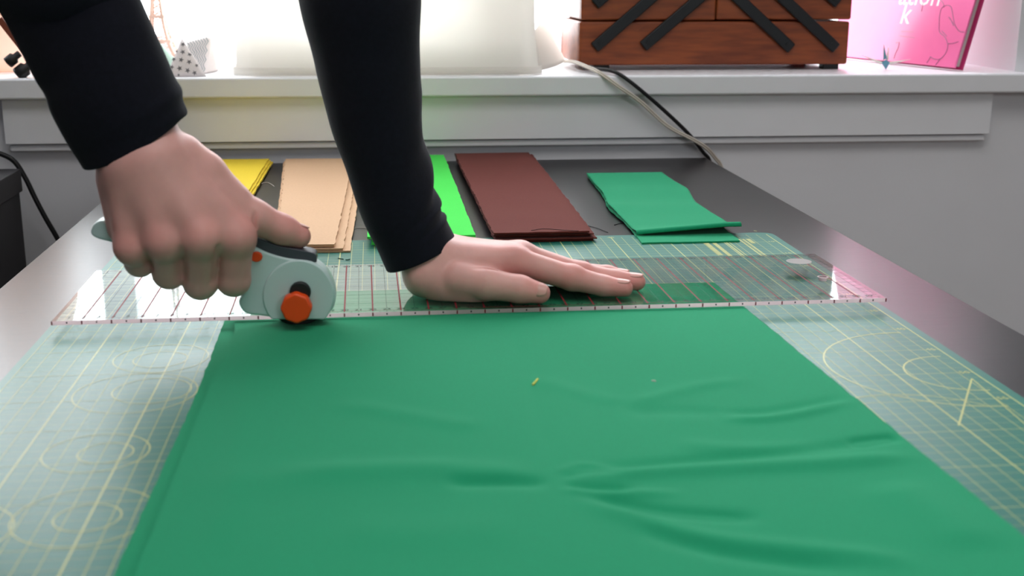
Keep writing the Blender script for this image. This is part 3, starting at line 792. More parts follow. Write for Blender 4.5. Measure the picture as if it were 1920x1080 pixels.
for V_, Q_, w_, lb in ((VL, QL, warm[0], 'bare hand pressed flat on the clear ruler'), (VR, QR, warm[1], 'bare hand gripping the rotary cutter')):
    hd_ = obj('hand', (V_, Q_), M['skin'], pe, smooth=True, weld=False)
    wa = hd_.data.attributes.new('warmth', 'FLOAT', 'POINT')
    wa.data.foreach_set('value', (w_*0.5).astype(np.float32))
    lap = hd_.modifiers.new('smooth', 'SMOOTH'); lap.factor = 0.5; lap.iterations = 3
    hd_['label'] = lb; hands.append(hd_)
for i in range(3):
    finger_nail(hands[0], L_dip[i], L_tip[i], L_rad[i][3], (0.1, -0.12, 1))
finger_nail(hands[0], t_ip, t_tip, 0.76, (0.25, -0.75, 0.55), w=0.7, back=0.55, fwd=0.5)
finger_nail(hands[1], rt[2], rt[3], 0.84, (0.1, 0.35, 1), w=0.66, back=0.5, fwd=0.5)
sw = obj('sweater', (VT, QT), M['sweater'], pe, smooth=True, weld=False)
tr = obj('trousers', (VJ, QJ), M['trousers'], pe, smooth=True, weld=False)

def sleeve(path, radii, depth_f, folds, parent, cuff_tilt=0.0, cuff_side=0.0):
    """cloth tube: path points (cm), half widths across the picture, ratio of depth; folds = list of (t, angle, amp, sig)"""
    P = [np.array(p, float) for p in path]
    pts = np.array(spline([list(p)+[r] for p, r in zip(P, radii)], 14)); N_ = 56
    rings = []
    T = len(pts)
    for i in range(T):
        t = pts[min(i+1, T-1)][:3]-pts[max(i-1, 0)][:3]; t /= np.linalg.norm(t)
        a = np.cross(np.array([0, 1.0, 0]), t); a /= np.linalg.norm(a); b = np.cross(t, a)
        s = i/(T-1); ring = []
        for k_ in range(N_):
            an = 2*math.pi*k_/N_
            dr = 0.0
            for (ft, fa, amp, sg, sl) in folds:
                da = (an-fa+math.pi) % (2*math.pi)-math.pi
                dr += amp*math.exp(-((s-ft-sl*da)/sg)**2)*math.exp(-(da/1.1)**2)
            p0 = pts[i][:3]+a*math.cos(an)*pts[i][3]+b*math.sin(an)*pts[i][3]*depth_f
            dr += 0.12*mnoise.noise((p0[0]*0.28, p0[1]*0.28, p0[2]*0.28))
            q_ = pts[i][:3]+a*math.cos(an)*(pts[i][3]+dr)+b*math.sin(an)*(pts[i][3]*depth_f+dr)
            if i < 8: q_ = q_ - t*cuff_tilt*(1 if (b*math.sin(an))[1] < 0 else -1)*abs(math.sin(an))*(1-i/8)**2
            if i < 10: q_ = q_ + t*cuff_side*(0.5+0.5*math.cos(an))*(1-i/10)**2
            ring.append(q_)
        rings.append(ring)
    # turned-in hem at the cuff
    c0 = pts[0][:3]; inner = [[c0+(p-c0)*f+t0 for p in rings[0]] for f, t0 in ((0.985, -0.05*(pts[1][:3]-pts[0][:3])), (0.95, 0.0*c0), (0.93, 3.0*(pts[1][:3]-pts[0][:3])))]
    return obj('sleeve', MB().loft([inner[2], inner[1], inner[0]]+rings, False, True), M['sweater'], parent, smooth=True, weld=False)
YL, YR = 90.4, 83.4
sleeve([PY(789, 476, YL), PY(768, 432, YL), PY(752, 395, YL), PY(724, 300, YL), PY(701, 200, YL), PY(688, 100, YL), PY(676, 0, YL), PY(664, -110, 91)],
       [2.85, 2.80, 2.85, 3.05, 3.45, 3.85, 4.3, 4.6], 1.1,
       [(0.14, 0.2, 0.16, 0.016, 0.03), (0.165, 0.3, -0.22, 0.014, 0.03), (0.27, 0.1, 0.22, 0.035, 0.08), (0.33, 0.0, -0.2, 0.03, 0.08), (0.40, 0.2, 0.2, 0.035, 0.1), (0.47, 0, -0.12, 0.04, 0.1), (0.6, 0.2, 0.12, 0.04, 0.08)], pe)
sleeve([PY(254, 274, YR), PY(236, 232, YR), PY(214, 180, YR), PY(180, 105, YR), PY(140, 20, YR), PY(95, -80, 83.6)],
       [3.72, 3.95, 4.1, 4.15, 4.2, 4.5], 0.82,
       [(0.15, 0.3, 0.06, 0.04, 0.05), (0.3, 0.0, 0.18, 0.05, 0.06), (0.5, 3.0, -0.15, 0.05, 0.05)], pe, 0.75, 0.95)

# ------------------------------------------------------------------ rotary cutter
CY0, CY1 = 83.0, 84.75
cu = thing('rotary_cutter', 'pale mint rotary cutter with grey thumb pad and orange knob held in a fist', 'cutter', PY(562, 605, 84.6))
def at_plane(y): return lambda a, b: tuple(PY(a, b, 84.0)*np.array([1, 0, 1]) + np.array([0, y, 0]))
def smooth_poly(pts, n=5):
    P = [np.array(p, float) for p in pts]; out = []; m_ = len(P)
    for i in range(m_):
        p0, p1, p2, p3 = P[i-1], P[i], P[(i+1) % m_], P[(i+2) % m_]
        for k_ in range(n):
            t = k_/n
            out.append(tuple(0.5*((2*p1)+(-p0+p2)*t+(2*p0-5*p1+4*p2-p3)*t*t+(-p0+3*p1-3*p2+p3)*t**3)))
    return out
body_poly = smooth_poly([(176,428),(192,409),(250,412),(330,414),(400,425),(470,452),(505,468),(545,479),(585,484),(612,503),(627,530),(630,555),(622,576),(600,588),(560,592),(520,589),(490,585),(462,580),(450,560),(456,540),(420,520),(330,484),(225,452),(186,441)], 4)
obj('cutter_body', MB().prism(body_poly, at_plane(CY0), at_plane(CY1)), M['white_plastic'], cu, bevel=0.35, seg=4)
cen = PY(562, 540, 83.0)
def disc(cx, cz, r, y0, y1, n=40, poly=None):
    mb = MB(); rings = [[(cx+r*math.cos(2*math.pi*k_/n), y, cz+r*math.sin(2*math.pi*k_/n)) for k_ in range(n)] for y in (y0, y1)]
    return mb.loft(rings)
head = [(561+66*math.cos(a), min(591.0, 547+66*math.sin(a))) for a in np.linspace(0, 2*math.pi, 73)[:-1]]
hd = obj('blade_cover', MB().prism(head, at_plane(CY0-0.14), at_plane(CY0+0.3)), M['white_plastic'], cu, bevel=0.12, seg=3)
bl = PY(562, 557, 84.7)
obj('blade', disc(bl[0], 0.5+2.22, 2.25, 84.62, 84.70, 72), M['steel'], cu)
obj('blade_guard', disc(bl[0]-0.05, 2.92, 2.2, 83.6, 84.55, 56), M['black_plastic'], cu, bevel=0.1)
kp = PY(563, 547, 82.7)
obj('pivot_cap', disc(kp[0], kp[2], 0.72, CY0-0.55, CY0-0.1, 32), M['black_plastic'], cu, bevel=0.12)
kn = PY(556, 576, 82.2)
kpoly = [(kn[0]+(1.03+0.03*math.cos(8*a))*math.cos(a), kn[2]+(1.03+0.03*math.cos(8*a))*math.sin(a)) for a in np.linspace(0, 2*math.pi, 49)[:-1]]
obj('knob', MB().prism(kpoly, lambda x, z: (x, CY0-1.25, z), lambda x, z: (x, CY0-0.25, z)), M['orange_plastic'], cu, bevel=0.18, seg=3)
bt = PY(481, 481, 83.0)
obj('lock_button', MB().prism([(bt[0]+0.4*math.cos(a), bt[2]+0.36*math.sin(a)) for a in np.linspace(0, 2*math.pi, 25)[:-1]], lambda x, z: (x, CY0-0.18, z), lambda x, z: (x, CY0+0.2, z)), M['orange_plastic'], cu, bevel=0.08)
pad = smooth_poly([(395,416),(440,424),(475,438),(520,455),(560,463),(590,470),(595,482),(590,487),(560,481),(520,475),(475,455),(430,436)], 4)
obj('thumb_pad', MB().prism(pad, at_plane(CY0+0.12), at_plane(CY1-0.12)), M['grey_plastic'], cu, bevel=0.2, seg=3)

# ------------------------------------------------------------------ things on the window sill
SZ = 11.3
# sewing machine under its white cover
cv = thing('covered_sewing_machine', 'sewing machine hidden under a big white cloth dust cover on the sill', 'sewing machine', (1.5, 175, SZ))
cxl, cxr = PY(441, 140, 166.5)[0], PY(1008, 140, 166.5)[0]
rings = []
for h, inset, fl_ in ((0.1, -0.25, 0.5), (0.8, -0.1, 0.3), (3.0, 0.0, 0.1), (6, 0.15, 0), (12, 0.2, 0.0), (20, 0.1, 0), (26, 0.3, 0), (29, 1.0, 0), (30.6, 2.6, 0), (31.2, 5.0, 0)):
    poly = rrect(cxl+inset, cxr-inset+fl_*0.8, 165.2+inset+0.15, 186-inset, 3.0, 6)
    ring = []
    for (x, y) in poly:
        w = 0.35*mnoise.noise((x*0.12, y*0.2, h*0.05))+0.18*mnoise.noise((x*0.5, y*0.5, h*0.08))*(1 if h < 28 else 0.3)
        ring.append((x, y+w*(1 if y < 175 else 0.6), SZ+h+(0.06*math.sin(x*1.3) if h < 0.5 else 0)))
    rings.append(ring)
ocv = obj('cover_cloth', MB().loft(rings, False, True), M['cover'], cv, smooth=True, weld=False)
so = ocv.modifiers.new('sub', 'SUBSURF'); so.levels = 2; so.render_levels = 2
M['machine'] = mat('ivory_enamel', (236, 234, 228), 0.4, 0.4, vary=0.02, vscale=20)
obj('machine_base', MB().box(cxl+2, cxr-2, 168.5, 183, SZ+0.02, SZ+4.5), M['machine'], cv, bevel=0.8)
obj('machine_column', MB().box(cxr-9, cxr-4, 172, 180, SZ+4.5, SZ+27), M['machine'], cv, bevel=1.0)
obj('machine_arm', MB().box(cxl+4, cxr-9, 171, 180, SZ+20.5, SZ+27.5), M['machine'], cv, bevel=1.0)
hem = MB()
rings = []
for h, o_ in ((0.12, 0.12), (0.12, 0.2), (1.0, 0.14), (1.1, 0.05)):
    rings.append([(x, y, SZ+h) for x, y in rrect(cxl-0.25-o_, cxr+0.6+o_, 165.2-0.1-o_, 186.25+o_, 3.0, 6)])
obj('hem', hem.loft(rings, False, False), M['cover'], cv, smooth=True)
fa, fb, fc, fd = PY(1000, 60, 176), PY(1012, 132, 169), PY(1060, 114, 182), PY(1022, 30, 184)
flp = MB(); g = []
for i in range(10):
    u_ = i/9; row = []
    for j in range(10):
        v_ = j/9
        p = (fa*(1-u_)+fd*u_)*(1-v_)+(fb*(1-u_)+fc*u_)*v_
        p = p + np.array([0.5*math.sin(u_*math.pi)*v_, -0.5*math.sin(u_*math.pi)*v_, 0]); p[2] = max(p[2], SZ+0.15)
        row.append(p)
    g.append(row)
ofl = obj('side_flap', flp.loft(g, False, False, closed=False), M['cover'], cv, smooth=True, weld=False)
ofl.modifiers.new('t', 'SOLIDIFY').thickness = 0.001

# wooden cantilever sewing box
bf = 172.0
bxl, bxr = PY(1086, 80, bf)[0], PY(1591, 80, bf)[0]
zb0 = SZ+0.75
sb = thing('sewing_box', 'brown wooden cantilever sewing box with black folding arms on the sill', 'sewing box', ((bxl+bxr)/2, 182, SZ))
def tray(name, xa, xb, z0, z1):
    mb = MB(); t = 0.9
    mb.box(xa, xb, bf, bf+t, z0, z1); mb.box(xa, xb, 189-t, 189, z0, z1); mb.box(xa, xa+t, bf+t, 189-t, z0, z1); mb.box(xb-t, xb, bf+t, 189-t, z0, z1)
    mb.box(xa+t, xb-t, bf+t, 189-t, z0, z0+0.6)
    return obj(name, mb, M['wood'], sb, bevel=0.28, seg=3, weld=False)
z_m = PY(1200, 39, bf)[2]; th_ = z_m-zb0-0.1
mid = PY(1343, 20, bf)[0]
tray('lower_tray', bxl, bxr, zb0, zb0+th_)
tray('middle_tray', bxl+0.2, mid-0.05, z_m+0.08, z_m+th_); tray('middle_tray', mid+0.05, bxr+0.15, z_m+0.15, z_m+th_+0.05)
tray('top_tray', bxl+0.2, mid-0.05, z_m+th_+0.2, z_m+2*th_); tray('top_tray', mid+0.05, bxr+0.15, z_m+th_+0.2, z_m+2*th_)
zt_ = z_m+2*th_
for xa, xb in ((bxl+0.2, mid-0.05), (mid+0.05, bxr+0.15)):
    obj('lid', MB().box(xa, xb, bf, 189, zt_+0.1, zt_+1.0), M['wood'], sb, bevel=0.2)
obj('carry_handle', MB().tube([(mid-14, 182, zt_+1), (mid-14, 182, zt_+5.2), (mid-11, 182, zt_+6), (mid, 182, zt_+6.2), (mid+11, 182, zt_+6), (mid+14, 182, zt_+5.2), (mid+14, 182, zt_+1)], 0.8, 12), M['wood'], sb, smooth=True)
for fx in (PY(1130, 128, bf)[0], PY(1562, 128, bf)[0]):
    for fy in (bf+0.9, 186.5):
        obj('foot', MB().box(fx-1.15, fx+1.15, fy, fy+1.8, SZ, zb0+0.05), M['black_plastic'], sb, bevel=0.1)
def arm(p, q_, back=False, ext=1.0):
    a = PY(p[0], p[1], bf); b = PY(q_[0], q_[1], bf); d = (b-a)/np.linalg.norm(b-a); b = a+(b-a)*ext
    yy = 189.35 if back else bf-0.35
    n = np.array([-d[2], 0, d[0]]); ctr = (a+b)/2; ctr[1] = yy
    o = obj('folding_arm', MB().obox(ctr, d*(np.linalg.norm(b-a)/2+0.9), n*0.78, np.array([0, 0.32, 0])), M['black_metal'], sb, bevel=0.18, seg=3)
    for e in (a, b):
        rg = [[(e[0]+0.28*math.cos(k_*math.pi/6), yy+s_*0.45, e[2]+0.28*math.sin(k_*math.pi/6)) for k_ in range(12)] for s_ in (-1, 1)]
        obj('rivet', MB().loft(rg), M['black_plastic'], o)
for bk in (False, True):
    arm((1123, 81), (1216, 0), bk, 2.1); arm((1214, 79), (1306, 0), bk, 1.75)
    arm((1474, 83), (1386, 0), bk, 1.75); arm((1558, 83), (1470, 0), bk, 2.1)
    arm((1124, 0), (1240, -105), bk); arm((1562, -2), (1450, -105), bk)

# big pink book leaning open against the window reveal
M['pink'] = mat('pink_gloss_cover', (240, 116, 168), 0.22, 0.5, vary=0.02, vscale=30)
M['magenta'] = mat('magenta_cover', (190, 36, 104), 0.35, 0.5, vary=0.04, vscale=30)
M['paper'] = mat('paper', (206, 198, 196), 0.8, 0.2, vary=0.04, vscale=60, vstretch=(1, 1, 12))
M['white_ink'] = mat('white_ink', (246, 240, 242), 0.3, 0.4, vary=0.01)
M['grey_ink'] = mat('mauve_ink', (150, 100, 130), 0.3, 0.4, vary=0.01)
Bq = np.array([PZ(1788, 134, SZ)[0], PZ(1788, 134, SZ)[1], SZ+0.15]); Aq = Bq + np.array([-8.0, 29.5, 0.0])
wv = (Bq-Aq); bw = np.linalg.norm(wv); wv /= bw
nb = np.array([-wv[1], wv[0], 0]); nb = nb if nb[0] > 0 else -nb
tl = math.radians(15)
upv = np.array([nb[0]*math.sin(tl), nb[1]*math.sin(tl), math.cos(tl)]); nn = np.cross(wv, upv); nn = nn if nn@nb > 0 else -nn
Lb = upv*0.0
bk = thing('pink_book', 'large glossy pink book with white lettering leaning at the right end of the sill', 'book', tuple(Bq))
def BK(u_, v_, w_): return Bq - wv*u_ + upv*v_ + nn*w_        # u from the right edge, v up, w into the book
def bslab(u0, u1, v0, v1, w0, w1, mb=None):
    mb = mb or MB()
    vs = [BK(u_, v_, w_) for w_ in (w0, w1) for u_, v_ in ((u0, v0), (u1, v0), (u1, v1), (u0, v1))]
    return mb.add(vs, [(0,3,2,1),(4,5,6,7),(0,1,5,4),(1,2,6,5),(2,3,7,6),(3,0,4,7)])
BH = 24.0
obj('front_cover', bslab(0, bw-1, 0.35, BH, 0.0, 0.3), M['pink'], bk, bevel=0.06)
obj('page_block', bslab(0.45, bw-1, 0.75, BH-0.5, 0.32, 1.15), M['paper'], bk)
obj('back_cover', bslab(-0.15, bw-1, 0.35, BH, 1.17, 1.5), M['magenta'], bk, bevel=0.06)
obj('spine', bslab(bw-1, bw-0.7, 0.35, BH, 0.0, 1.5), M['pink'], bk, bevel=0.06)
def bplane(px, py):
    """pixel to (u, v) on the front cover"""
    d = _f + CR*(px-960)/F_PX - CU*(py-540)/F_PX; o_ = np.array([0, 0, CAM_H])
    t = ((Bq-o_)@nn)/(d@nn); p = o_+d*t-Bq
    return -(p@wv), p@upv
tx = MB(); sz_t = 4.6
u0, v0 = bplane(1722, 8)
text_mesh('ation', sz_t, lambda x, y: BK(u0-x, v0+y+1.25, -0.012), tx)
u1, v1 = bplane(1698, 32)
text_mesh('k', sz_t, lambda x, y: BK(u1-x, v1+y+0.4, -0.012), tx)
obj('cover_lettering', tx, M['white_ink'], bk, weld=False)
sk = MB()
def ink(pts, r=0.045):
    P = [BK(*bplane(*p), -0.01) for p in pts]; sk.tube(P, r, 5)
ink([(1808,60),(1798,58),(1790,45),(1786,25),(1783,13),(1775,10),(1766,15),(1762,28),(1761,45),(1762,60),(1772,70),(1777,85),(1773,100),(1762,111),(1750,110),(1744,106)])
ink([(1758,-5),(1768,5),(1770,14)]); ink([(1782,35),(1788,48),(1786,42),(1779,32)]); ink([(1731,5),(1728,22)])
ink([(1797,78),(1788,81),(1777,82)]); ink([(1766,58),(1775,68)]); ink([(1745,107),(1738,118)]); ink([(1762,112),(1754,122)])
ink([(1680,80),(1686,80),(1684,90),(1680,98),(1676,110)]); ink([(1686,67),(1715,71)], 0.03); ink([(1690,59),(1713,60)], 0.03)
obj('cover_drawing', sk, M['grey_ink'], bk, weld=False)

# origami crane
oc = PZ(1661, 131, SZ); ob = oc + np.array([0, 0, 0])
M['blue_paper'] = mat('blue_origami_paper', (120, 178, 196), 0.7, 0.2, vary=0.06, vscale=200, translucent=0.25)
M['pale_paper'] = mat('pale_origami_paper', (222, 222, 214), 0.7, 0.2, vary=0.03, vscale=200, translucent=0.3)
cr = thing('paper_crane', 'tiny folded blue and white paper crane standing in front of the pink book', 'origami', tuple(oc))
yc = oc[1]
def CP(px, py, dy=0.0): p = PY(px, py, yc+dy); return p
def fold(name, pts, mt_, faces=None):
    mb = MB(); mb.add(pts, faces or [tuple(range(len(pts)))])
    o = obj(name, mb, mt_, cr, weld=False); o.modifiers.new('t', 'SOLIDIFY').thickness = 0.0003; return o
fold('crane_body', [CP(1652,117,0), CP(1661,112,-0.7), CP(1669,117,0), CP(1661,131,-0.3), CP(1661,131,0.4), CP(1661,113,0.8)], M['blue_paper'], [(0,1,3),(1,2,3),(0,4,5),(5,4,2)])
fold('crane_neck', [CP(1656,113,0), CP(1657,83,0.5), CP(1661,110,-0.4), CP(1664,113,0)], M['blue_paper'], [(0,1,2),(2,1,3)])
fold('crane_tail', [CP(1661,113,0.5), CP(1666,88,1.2), CP(1664,112,0.6), CP(1666,113,0.9)], M['pale_paper'], [(0,1,2),(2,1,3)])
fold('wing', [CP(1655,116,0), CP(1614,103,1.2), CP(1652,121,-0.2), CP(1653,118,-0.5)], M['pale_paper'], [(0,1,3),(3,1,2)])
fold('wing', [CP(1667,116,0), CP(1709,111,0.8), CP(1669,121,-0.2), CP(1668,118,-0.5)], M['pale_paper'], [(0,1,3),(3,1,2)])

# three tetrahedral fabric weights
M['star_cloth'] = mat('white_star_cloth', (238, 230, 229), 0.85, 0.15, vary=0.02, vscale=300, translucent=0.15)
M['mint_cloth'] = mat('mint_cloth', (204, 228, 216), 0.85, 0.15, vary=0.02, vscale=300, translucent=0.2)
M['grey_print'] = mat('grey_print', (120, 116, 118), 0.85, 0.15, vary=0.03)
M['chev_print'] = mat('chevron_print', (168, 174, 176), 0.85, 0.15, vary=0.03)
def tetra(name, label, pts, mt_, puff=0.06):
    t = thing(name, label, 'fabric weight', tuple((np.array(pts[0])+np.array(pts[1])+np.array(pts[2]))/3), 'tetrahedral fabric weights')
    c0 = sum(np.array(p) for p in pts)/4; n = 10; mb = MB()
    for tri in ((0,1,3),(1,2,3),(2,0,3),(0,2,1)):
        a, b, d = (np.array(pts[i], float) for i in tri)
        nrm = np.cross(b-a, d-a); nrm /= np.linalg.norm(nrm)
        if nrm@((a+b+d)/3-c0) < 0: nrm = -nrm
        L_ = np.linalg.norm(b-a); idx = {}; vs = []; fs = []
        for i in range(n+1):
            for j in range(n+1-i):
                u_, v_ = i/n, j/n; w_ = 1-u_-v_
                p = a*w_+b*u_+d*v_+nrm*(27*u_*v_*w_)**0.7*puff*L_
                p[2] = max(p[2], SZ+0.02); idx[i, j] = len(vs); vs.append(p)
        for i in range(n):
            for j in range(n-i):
                fs.append((idx[i,j], idx[i+1,j], idx[i,j+1]))
                if i+j < n-1: fs.append((idx[i+1,j], idx[i+1,j+1], idx[i,j+1]))
        mb.add(vs, fs)
    obj('cloth_body', mb, mt_, t, smooth=True); return t
def face_fn(a, b, d, puff=0.06):
    a, b, d = (np.array(p, float) for p in (a, b, d)); nrm = np.cross(b-a, d-a); nrm /= np.linalg.norm(nrm); L_ = np.linalg.norm(b-a)
    if nrm[1] > 0: nrm = -nrm
    def f(u_, v_, lift=0.03):
        w_ = max(0, 1-u_-v_); uu, vv = max(u_, 0), max(v_, 0)
        return a*w_+b*u_+d*v_+nrm*((27*uu*vv*w_)**0.7*puff*L_+lift)
    return f
pA, pB = PY(311, 145, 164.9), PY(387, 144, 165.3); pA[2] = pB[2] = SZ+0.02
pC = np.array([(pA[0]+pB[0])/2, pA[1]+5.2, SZ+0.02]); pD = PY(341, 72, 167.2)
tw = tetra('star_weight', 'white tetrahedral fabric weight printed with grey stars', [pA, pB, pC, pD], M['star_cloth'])
ff = face_fn(pA, pB, pD); stars = MB()
def star(cx, cy, r, rot):     # in px of the photo, carried onto the front face
    def uv(px, py):
        Mx = np.array([[387-311, 341-311], [144-145, 72-145]], float); s_ = np.linalg.solve(Mx, np.array([px-311, py-145])); return s_
    pts = []
    for k_ in range(10):
        a = rot+k_*math.pi/5; rr = r if k_ % 2 == 0 else r*0.42
        u_, v_ = uv(cx+rr*math.cos(a), cy+rr*math.sin(a)); pts.append(ff(u_, v_))
    u_, v_ = uv(cx, cy); pts.append(ff(u_, v_))
    stars.add(pts, [(k_, (k_+1) % 10, 10) for k_ in range(10)])
for (a, b, r_, ro) in ((343,84,5,0.2),(343,99,5.4,0.5),(331,97,3,0.3),(356,103,5,0.1),(326,112,5,0.4),(340,114,5.4,0.0),(355,118,5.4,0.3),(322,127,5,0.1),(337,130,5.6,0.6),(352,134,5.4,0.2),(369,124,4,0.4),(365,138,5,0.5),(320,139,4.4,0.2),(335,142,3,0.5)):
    star(a, b, r_, ro)
obj('star_print', stars, M['grey_print'], tw, weld=False)
mA, mB = PY(285, 141, 169.5), PY(345, 141, 169.5); mA[2] = mB[2] = SZ+0.02
tetra('mint_weight', 'plain mint green fabric weight behind the starry one', [mA, mB, np.array([(mA[0]+mB[0])/2+1, 175, SZ+0.02]), PY(291, 72, 172)], M['mint_cloth'])
cA, cB = PY(350, 140, 170.2), PY(404, 138, 170.6); cA[2] = cB[2] = SZ+0.02
cD1, cD2 = PY(350, 80, 172.5), PY(395, 68, 173.5)
cw = thing('chevron_weight', 'fabric weight with grey and white zigzag print behind the starry one', 'fabric weight', tuple((cA+cB)/2), 'tetrahedral fabric weights')
cE = PY(386, 138, 169.9); cE[2] = SZ+0.02; cG = PY(408, 137, 173.5); cG[2] = SZ+0.02
cF = PY(352, 62, 176.5); cH = np.array([cA[0], 177.0, SZ+0.02]); cK = np.array([cG[0], 177.0, SZ+0.02]); cL = PY(385, 58, 177)
mbw = MB().add([cA, cE, cD2, cD1, cG, cF, cH, cK, cL], [(0,1,2,3),(1,4,2),(3,2,8,5),(0,3,5,6),(4,7,8,2),(6,5,8,7),(0,6,7,4,1)])
ow = obj('cloth_body', mbw, M['star_cloth'], cw, bevel=0.35, seg=3)
chev = MB()
def cuv(u_, v_):
    p = (cA*(1-u_)+cE*u_)*(1-v_)+(cD1*(1-u_)+cD2*u_)*v_; return p+np.array([0, -0.06, 0.0])
nch = 9
for k_ in range(nch):
    for z_ in range(8):
        a, b = z_/8, (z_+1)/8
        o1, o2 = (-0.03, 0.09) if z_ % 2 == 0 else (0.09, -0.03)
        c0_ = (k_+0.3)/nch
        if c0_+0.11 > 1: continue
        chev.add([cuv(c0_+o1, a), cuv(c0_+0.045+o1, a), cuv(c0_+0.045+o2, b), cuv(c0_+o2, b)], [(0,1,2,3)])
obj('zigzag_print', chev, M['chev_print'], cw, weld=False)

# lattice tower figurine
M['copper'] = mat('rose_copper', (226, 194, 178), 0.4, 0.5, metallic=0.3, vary=0.08, vscale=60)
tc0 = PY(301, 118, 187); tc0[2] = SZ
tw = thing('tower_figurine', 'rosy metal lattice tower figurine standing behind the fabric weights', 'figurine', tuple(tc0))
TH = 19.0
def half(h): return 0.25+3.1*math.exp(-h/(TH*0.16))*1.0+0.35*(1-h/TH)
for sx, sy in ((1,1),(1,-1),(-1,1),(-1,-1)):
    lg = MB().tube([tc0+np.array([sx*half(h), sy*half(h), h]) for h in np.linspace(0.02, TH*0.86, 14)], lambda t: 0.34-0.22*t, 6)
    obj('tower_leg', lg, M['copper'], tw, smooth=True)
br = MB()
hs = [0.4, 1.6, 2.6, 3.4, 4.4, 5.2, 6.0, 6.8, 7.8, 8.8, 9.8, 10.8, 11.8, 12.8, 13.8, 14.8]
for ha, hb in zip(hs, hs[1:]):
    a_, b_ = half(ha), half(hb)
    for s1, s2, t1, t2 in ((-1,-1,1,-1),(1,-1,1,1),(1,1,-1,1),(-1,1,-1,-1)):
        br.tube([tc0+np.array([s1*a_, s2*a_, ha]), tc0+np.array([t1*b_, t2*b_, hb])], 0.07, 5, smooth=False)
        br.tube([tc0+np.array([t1*a_, t2*a_, ha]), tc0+np.array([s1*b_, s2*b_, hb])], 0.07, 5, smooth=False)
obj('lattice', br, M['copper'], tw, weld=False)
for h, ex in ((3.4, 0.4), (6.8, 0.3), (16.2, 0.25)):
    w_ = half(h)+ex; obj('platform', MB().box(tc0[0]-w_, tc0[0]+w_, tc0[1]-w_, tc0[1]+w_, SZ+h-0.12, SZ+h+0.28), M['copper'], tw, bevel=0.05)
obj('spire', MB().tube([tc0+np.array([0,0,16]), tc0+np.array([0,0,TH+1.2])], lambda t: 0.2-0.15*t, 8, smooth=False), M['copper'], tw)

# little glass jar with a dark cap
M['jar'] = glass_sheet('pale_green_glass', (0.80, 0.92, 0.88), 0.03, 1.4)
jp = PY(288, 136, 170.8); jp[2] = SZ+0.02; jp[0] -= 1.2
jr = thing('glass_jar', 'small pale green glass jar with a dark cap half hidden by the sleeve', 'jar', tuple(jp))
obj('jar_glass', MB().lathe([(1.3,0),(1.5,0.2),(1.5,2.4),(1.2,2.9),(0.8,3.1),(0.8,3.4)], jp, 24), M['jar'], jr, smooth=True)
obj('cap', MB().lathe([(0.9,3.3),(0.92,3.35),(0.92,3.9),(0.85,3.95)], jp, 24), M['black_plastic'], jr, bevel=0.05)

# peach lampshade-like vase and a brown knobbed stand at the left end of the sill
M['peach'] = mat('peach_glaze', (244, 220, 208), 0.45, 0.4, vary=0.04, vscale=30, translucent=0.45, tcol=(250, 228, 214))
vp = np.array([-51.5, 179.0, SZ+0.02])
vs_ = tag(obj('peach_vase', MB().lathe([(4.5,0),(5.6,0.3),(7.2,4),(8.0,9),(7.8,13),(6.6,17),(4.6,20),(3.4,22),(3.6,24),(4.2,25.5),(3.9,25.5),(3.2,23.8)], vp, 40, True), M['peach'], smooth=True), 'rounded peach coloured vase glowing at the left end of the sill', 'vase')
M['redwood'] = mat('reddish_wood', (120, 58, 36), 0.5, 0.4, vary=0.15, vscale=30)
ks = thing('knobbed_stand', 'leaning reddish brown stand with two dark rounded knobs beside the sleeve', 'stand', tuple(PY(60, 152, 165.5)*np.array([1,1,0])+np.array([0,0,SZ])))
ra, rb_ = PY(75, 150, 165.6), PY(33, 86, 166.4); ra[2] = max(ra[2], SZ+0.5)
d_ = (rb_-ra)/np.linalg.norm(rb_-ra); L_ = np.linalg.norm(rb_-ra)
obj('rail', MB().obox((ra+rb_)/2+d_*2+np.array([0.5, 0, 0.1]), d_*(L_/2+2.2), np.array([-d_[2], 0, d_[0]])*0.45, np.array([0, 0.8, 0])), M['redwood'], ks, bevel=0.15)
for kx, ky, r_ in ((22, 112, 0.78), (43, 139, 0.95)):
    kc = PY(kx, ky, 165.4); kc[2] = max(kc[2], SZ+r_*0.9)
    mb = MB(); ax_ = np.array([d_[2], 0, -d_[0]]); ax_ = ax_ if ax_[0] > 0 else -ax_
    mb.tube([kc-ax_*r_*0.9, kc-ax_*r_*0.82, kc-ax_*r_*0.5, kc+ax_*r_*0.5, kc+ax_*r_*0.8, kc+ax_*1.3], lambda t, r_=r_: r_*(0.62 if t < 0.05 else 0.95 if t < 0.75 else 0.55), 18, smooth=False)
    obj('knob', mb, M['black_plastic'], ks, smooth=True)

# ------------------------------------------------------------------ cables
def cable(name, label, pts, r, mt_, n=12):
    return tag(obj(name, MB().tube(pts, r, n), mt_, smooth=True), label, 'cable')
p_end = lambda px, py: PY(px, py, 166.2)
cable('power_cable', 'black power cable running from under the sewing box down to the table corner',
      [PY(1095,127,171)+np.array([0,0,0.0]), PY(1118,129,168), PY(1150,134,164.2), PY(1180,152,162.9), PY(1235,198,163.4), PY(1290,250,164.4), PY(1318,285,166.1), PY(1330,300,166.5), PY(1334,330,166.5), PY(1334,400,166.5), PY(1334,460,166.5), np.array([PY(1334,460,166.5)[0], 166.5, -74.6])], 0.26, M['cable_black'])
for off in (0.0, 0.34):
    pass
tw_z = -74.7
tw_l = [(1056,115,181),(1075,116,173),(1100,125,168),(1125,137,163.9),(1160,162,162.8),(1200,190,163.0),(1250,235,163.6),(1300,262,163.7),(1325,278,164.4),(1342,297,165.3),(1352,312,165.9),(1357,345,166.1),(1358,400,166.1),(1358,470,166.1)]
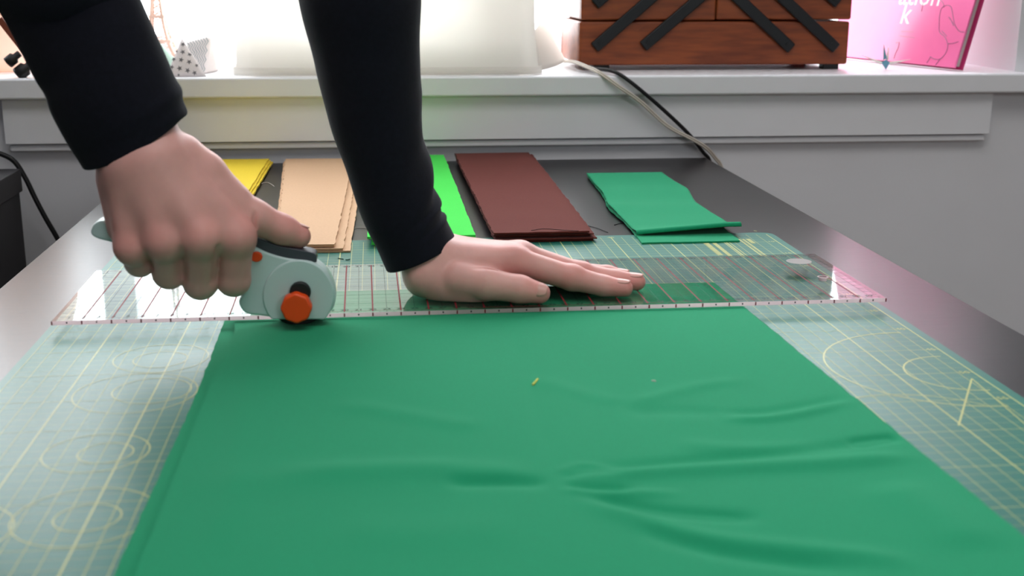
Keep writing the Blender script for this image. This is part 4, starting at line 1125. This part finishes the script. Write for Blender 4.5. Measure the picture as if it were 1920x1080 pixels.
wcb = thing('twin_cable', 'cream twin flex hanging from the sill beside the black cable', 'cable', tuple(PY(1358, 400, 166.0)))
for off in (-0.12, 0.12):
    obj('strand', MB().tube([PY(a, b, y)+np.array([off*0.75, 0, off*0.75]) for a, b, y in tw_l] + [PY(1358, 470, 166.1)*np.array([1, 1, 0]) + np.array([off*0.75, 0, tw_z])], 0.15, 10), M['cable_white'], wcb, smooth=True)
cable('black_cord', 'black cord arching down between the dark box and the table\'s left edge',
      [PY(-60,286,163.6), PY(-20,285,163.6), PY(5,290,163.6), PY(28,304,163.6), PY(48,335,163.6), PY(66,372,163.6), PY(85,408,163.6), PY(108,448,163.6), PY(135,505,163.6), PY(160,640,163.6), PY(165,800,163.6)], 0.33, M['cable_black'])

# ------------------------------------------------------------------ dark lidded box on a low cabinet, left of the table
bxr_ = PY(39, 316, 161)[0]; bzt = PY(39, 316, 161)[2]
cb = thing('low_cabinet', 'plain dark low cabinet under the lidded box left of the table', 'cabinet', (bxr_-20, 140, -TZ))
obj('cabinet_body', MB().box(bxr_-40, bxr_+0.5, 118, 162, -TZ+3, -32), M['box_dark'], cb, bevel=0.3)
for ax_ in (bxr_-38, bxr_-4):
    for ay_ in (120, 157): obj('leg', MB().box(ax_, ax_+3, ay_, ay_+3, -TZ, -TZ+3.1), M['box_dark'], cb)
dbx = thing('storage_box', 'dark charcoal lidded storage box left of the table', 'box', (bxr_-19, 140, -32))
obj('box_body', MB().box(bxr_-37, bxr_-0.3, 121, 160.6, -32, bzt-0.3), M['box_dark'], dbx, bevel=0.15)
obj('lid', MB().box(bxr_-37.4, bxr_, 120.6, 161, bzt-2.9, bzt), M['box_dark'], dbx, bevel=0.15)

for o in bpy.data.objects:
    if o.parent is not None and o.name.split('.')[0] in ('grid_print', 'edge_numerals', 'red_lines', 'black_marks', 'cover_lettering', 'cover_drawing', 'star_print', 'zigzag_print', 'lattice'):
        o['kind'] = 'stuff'
# drop helper properties
for o in bpy.data.objects:
    if '_base_cm' in o: del o['_base_cm']
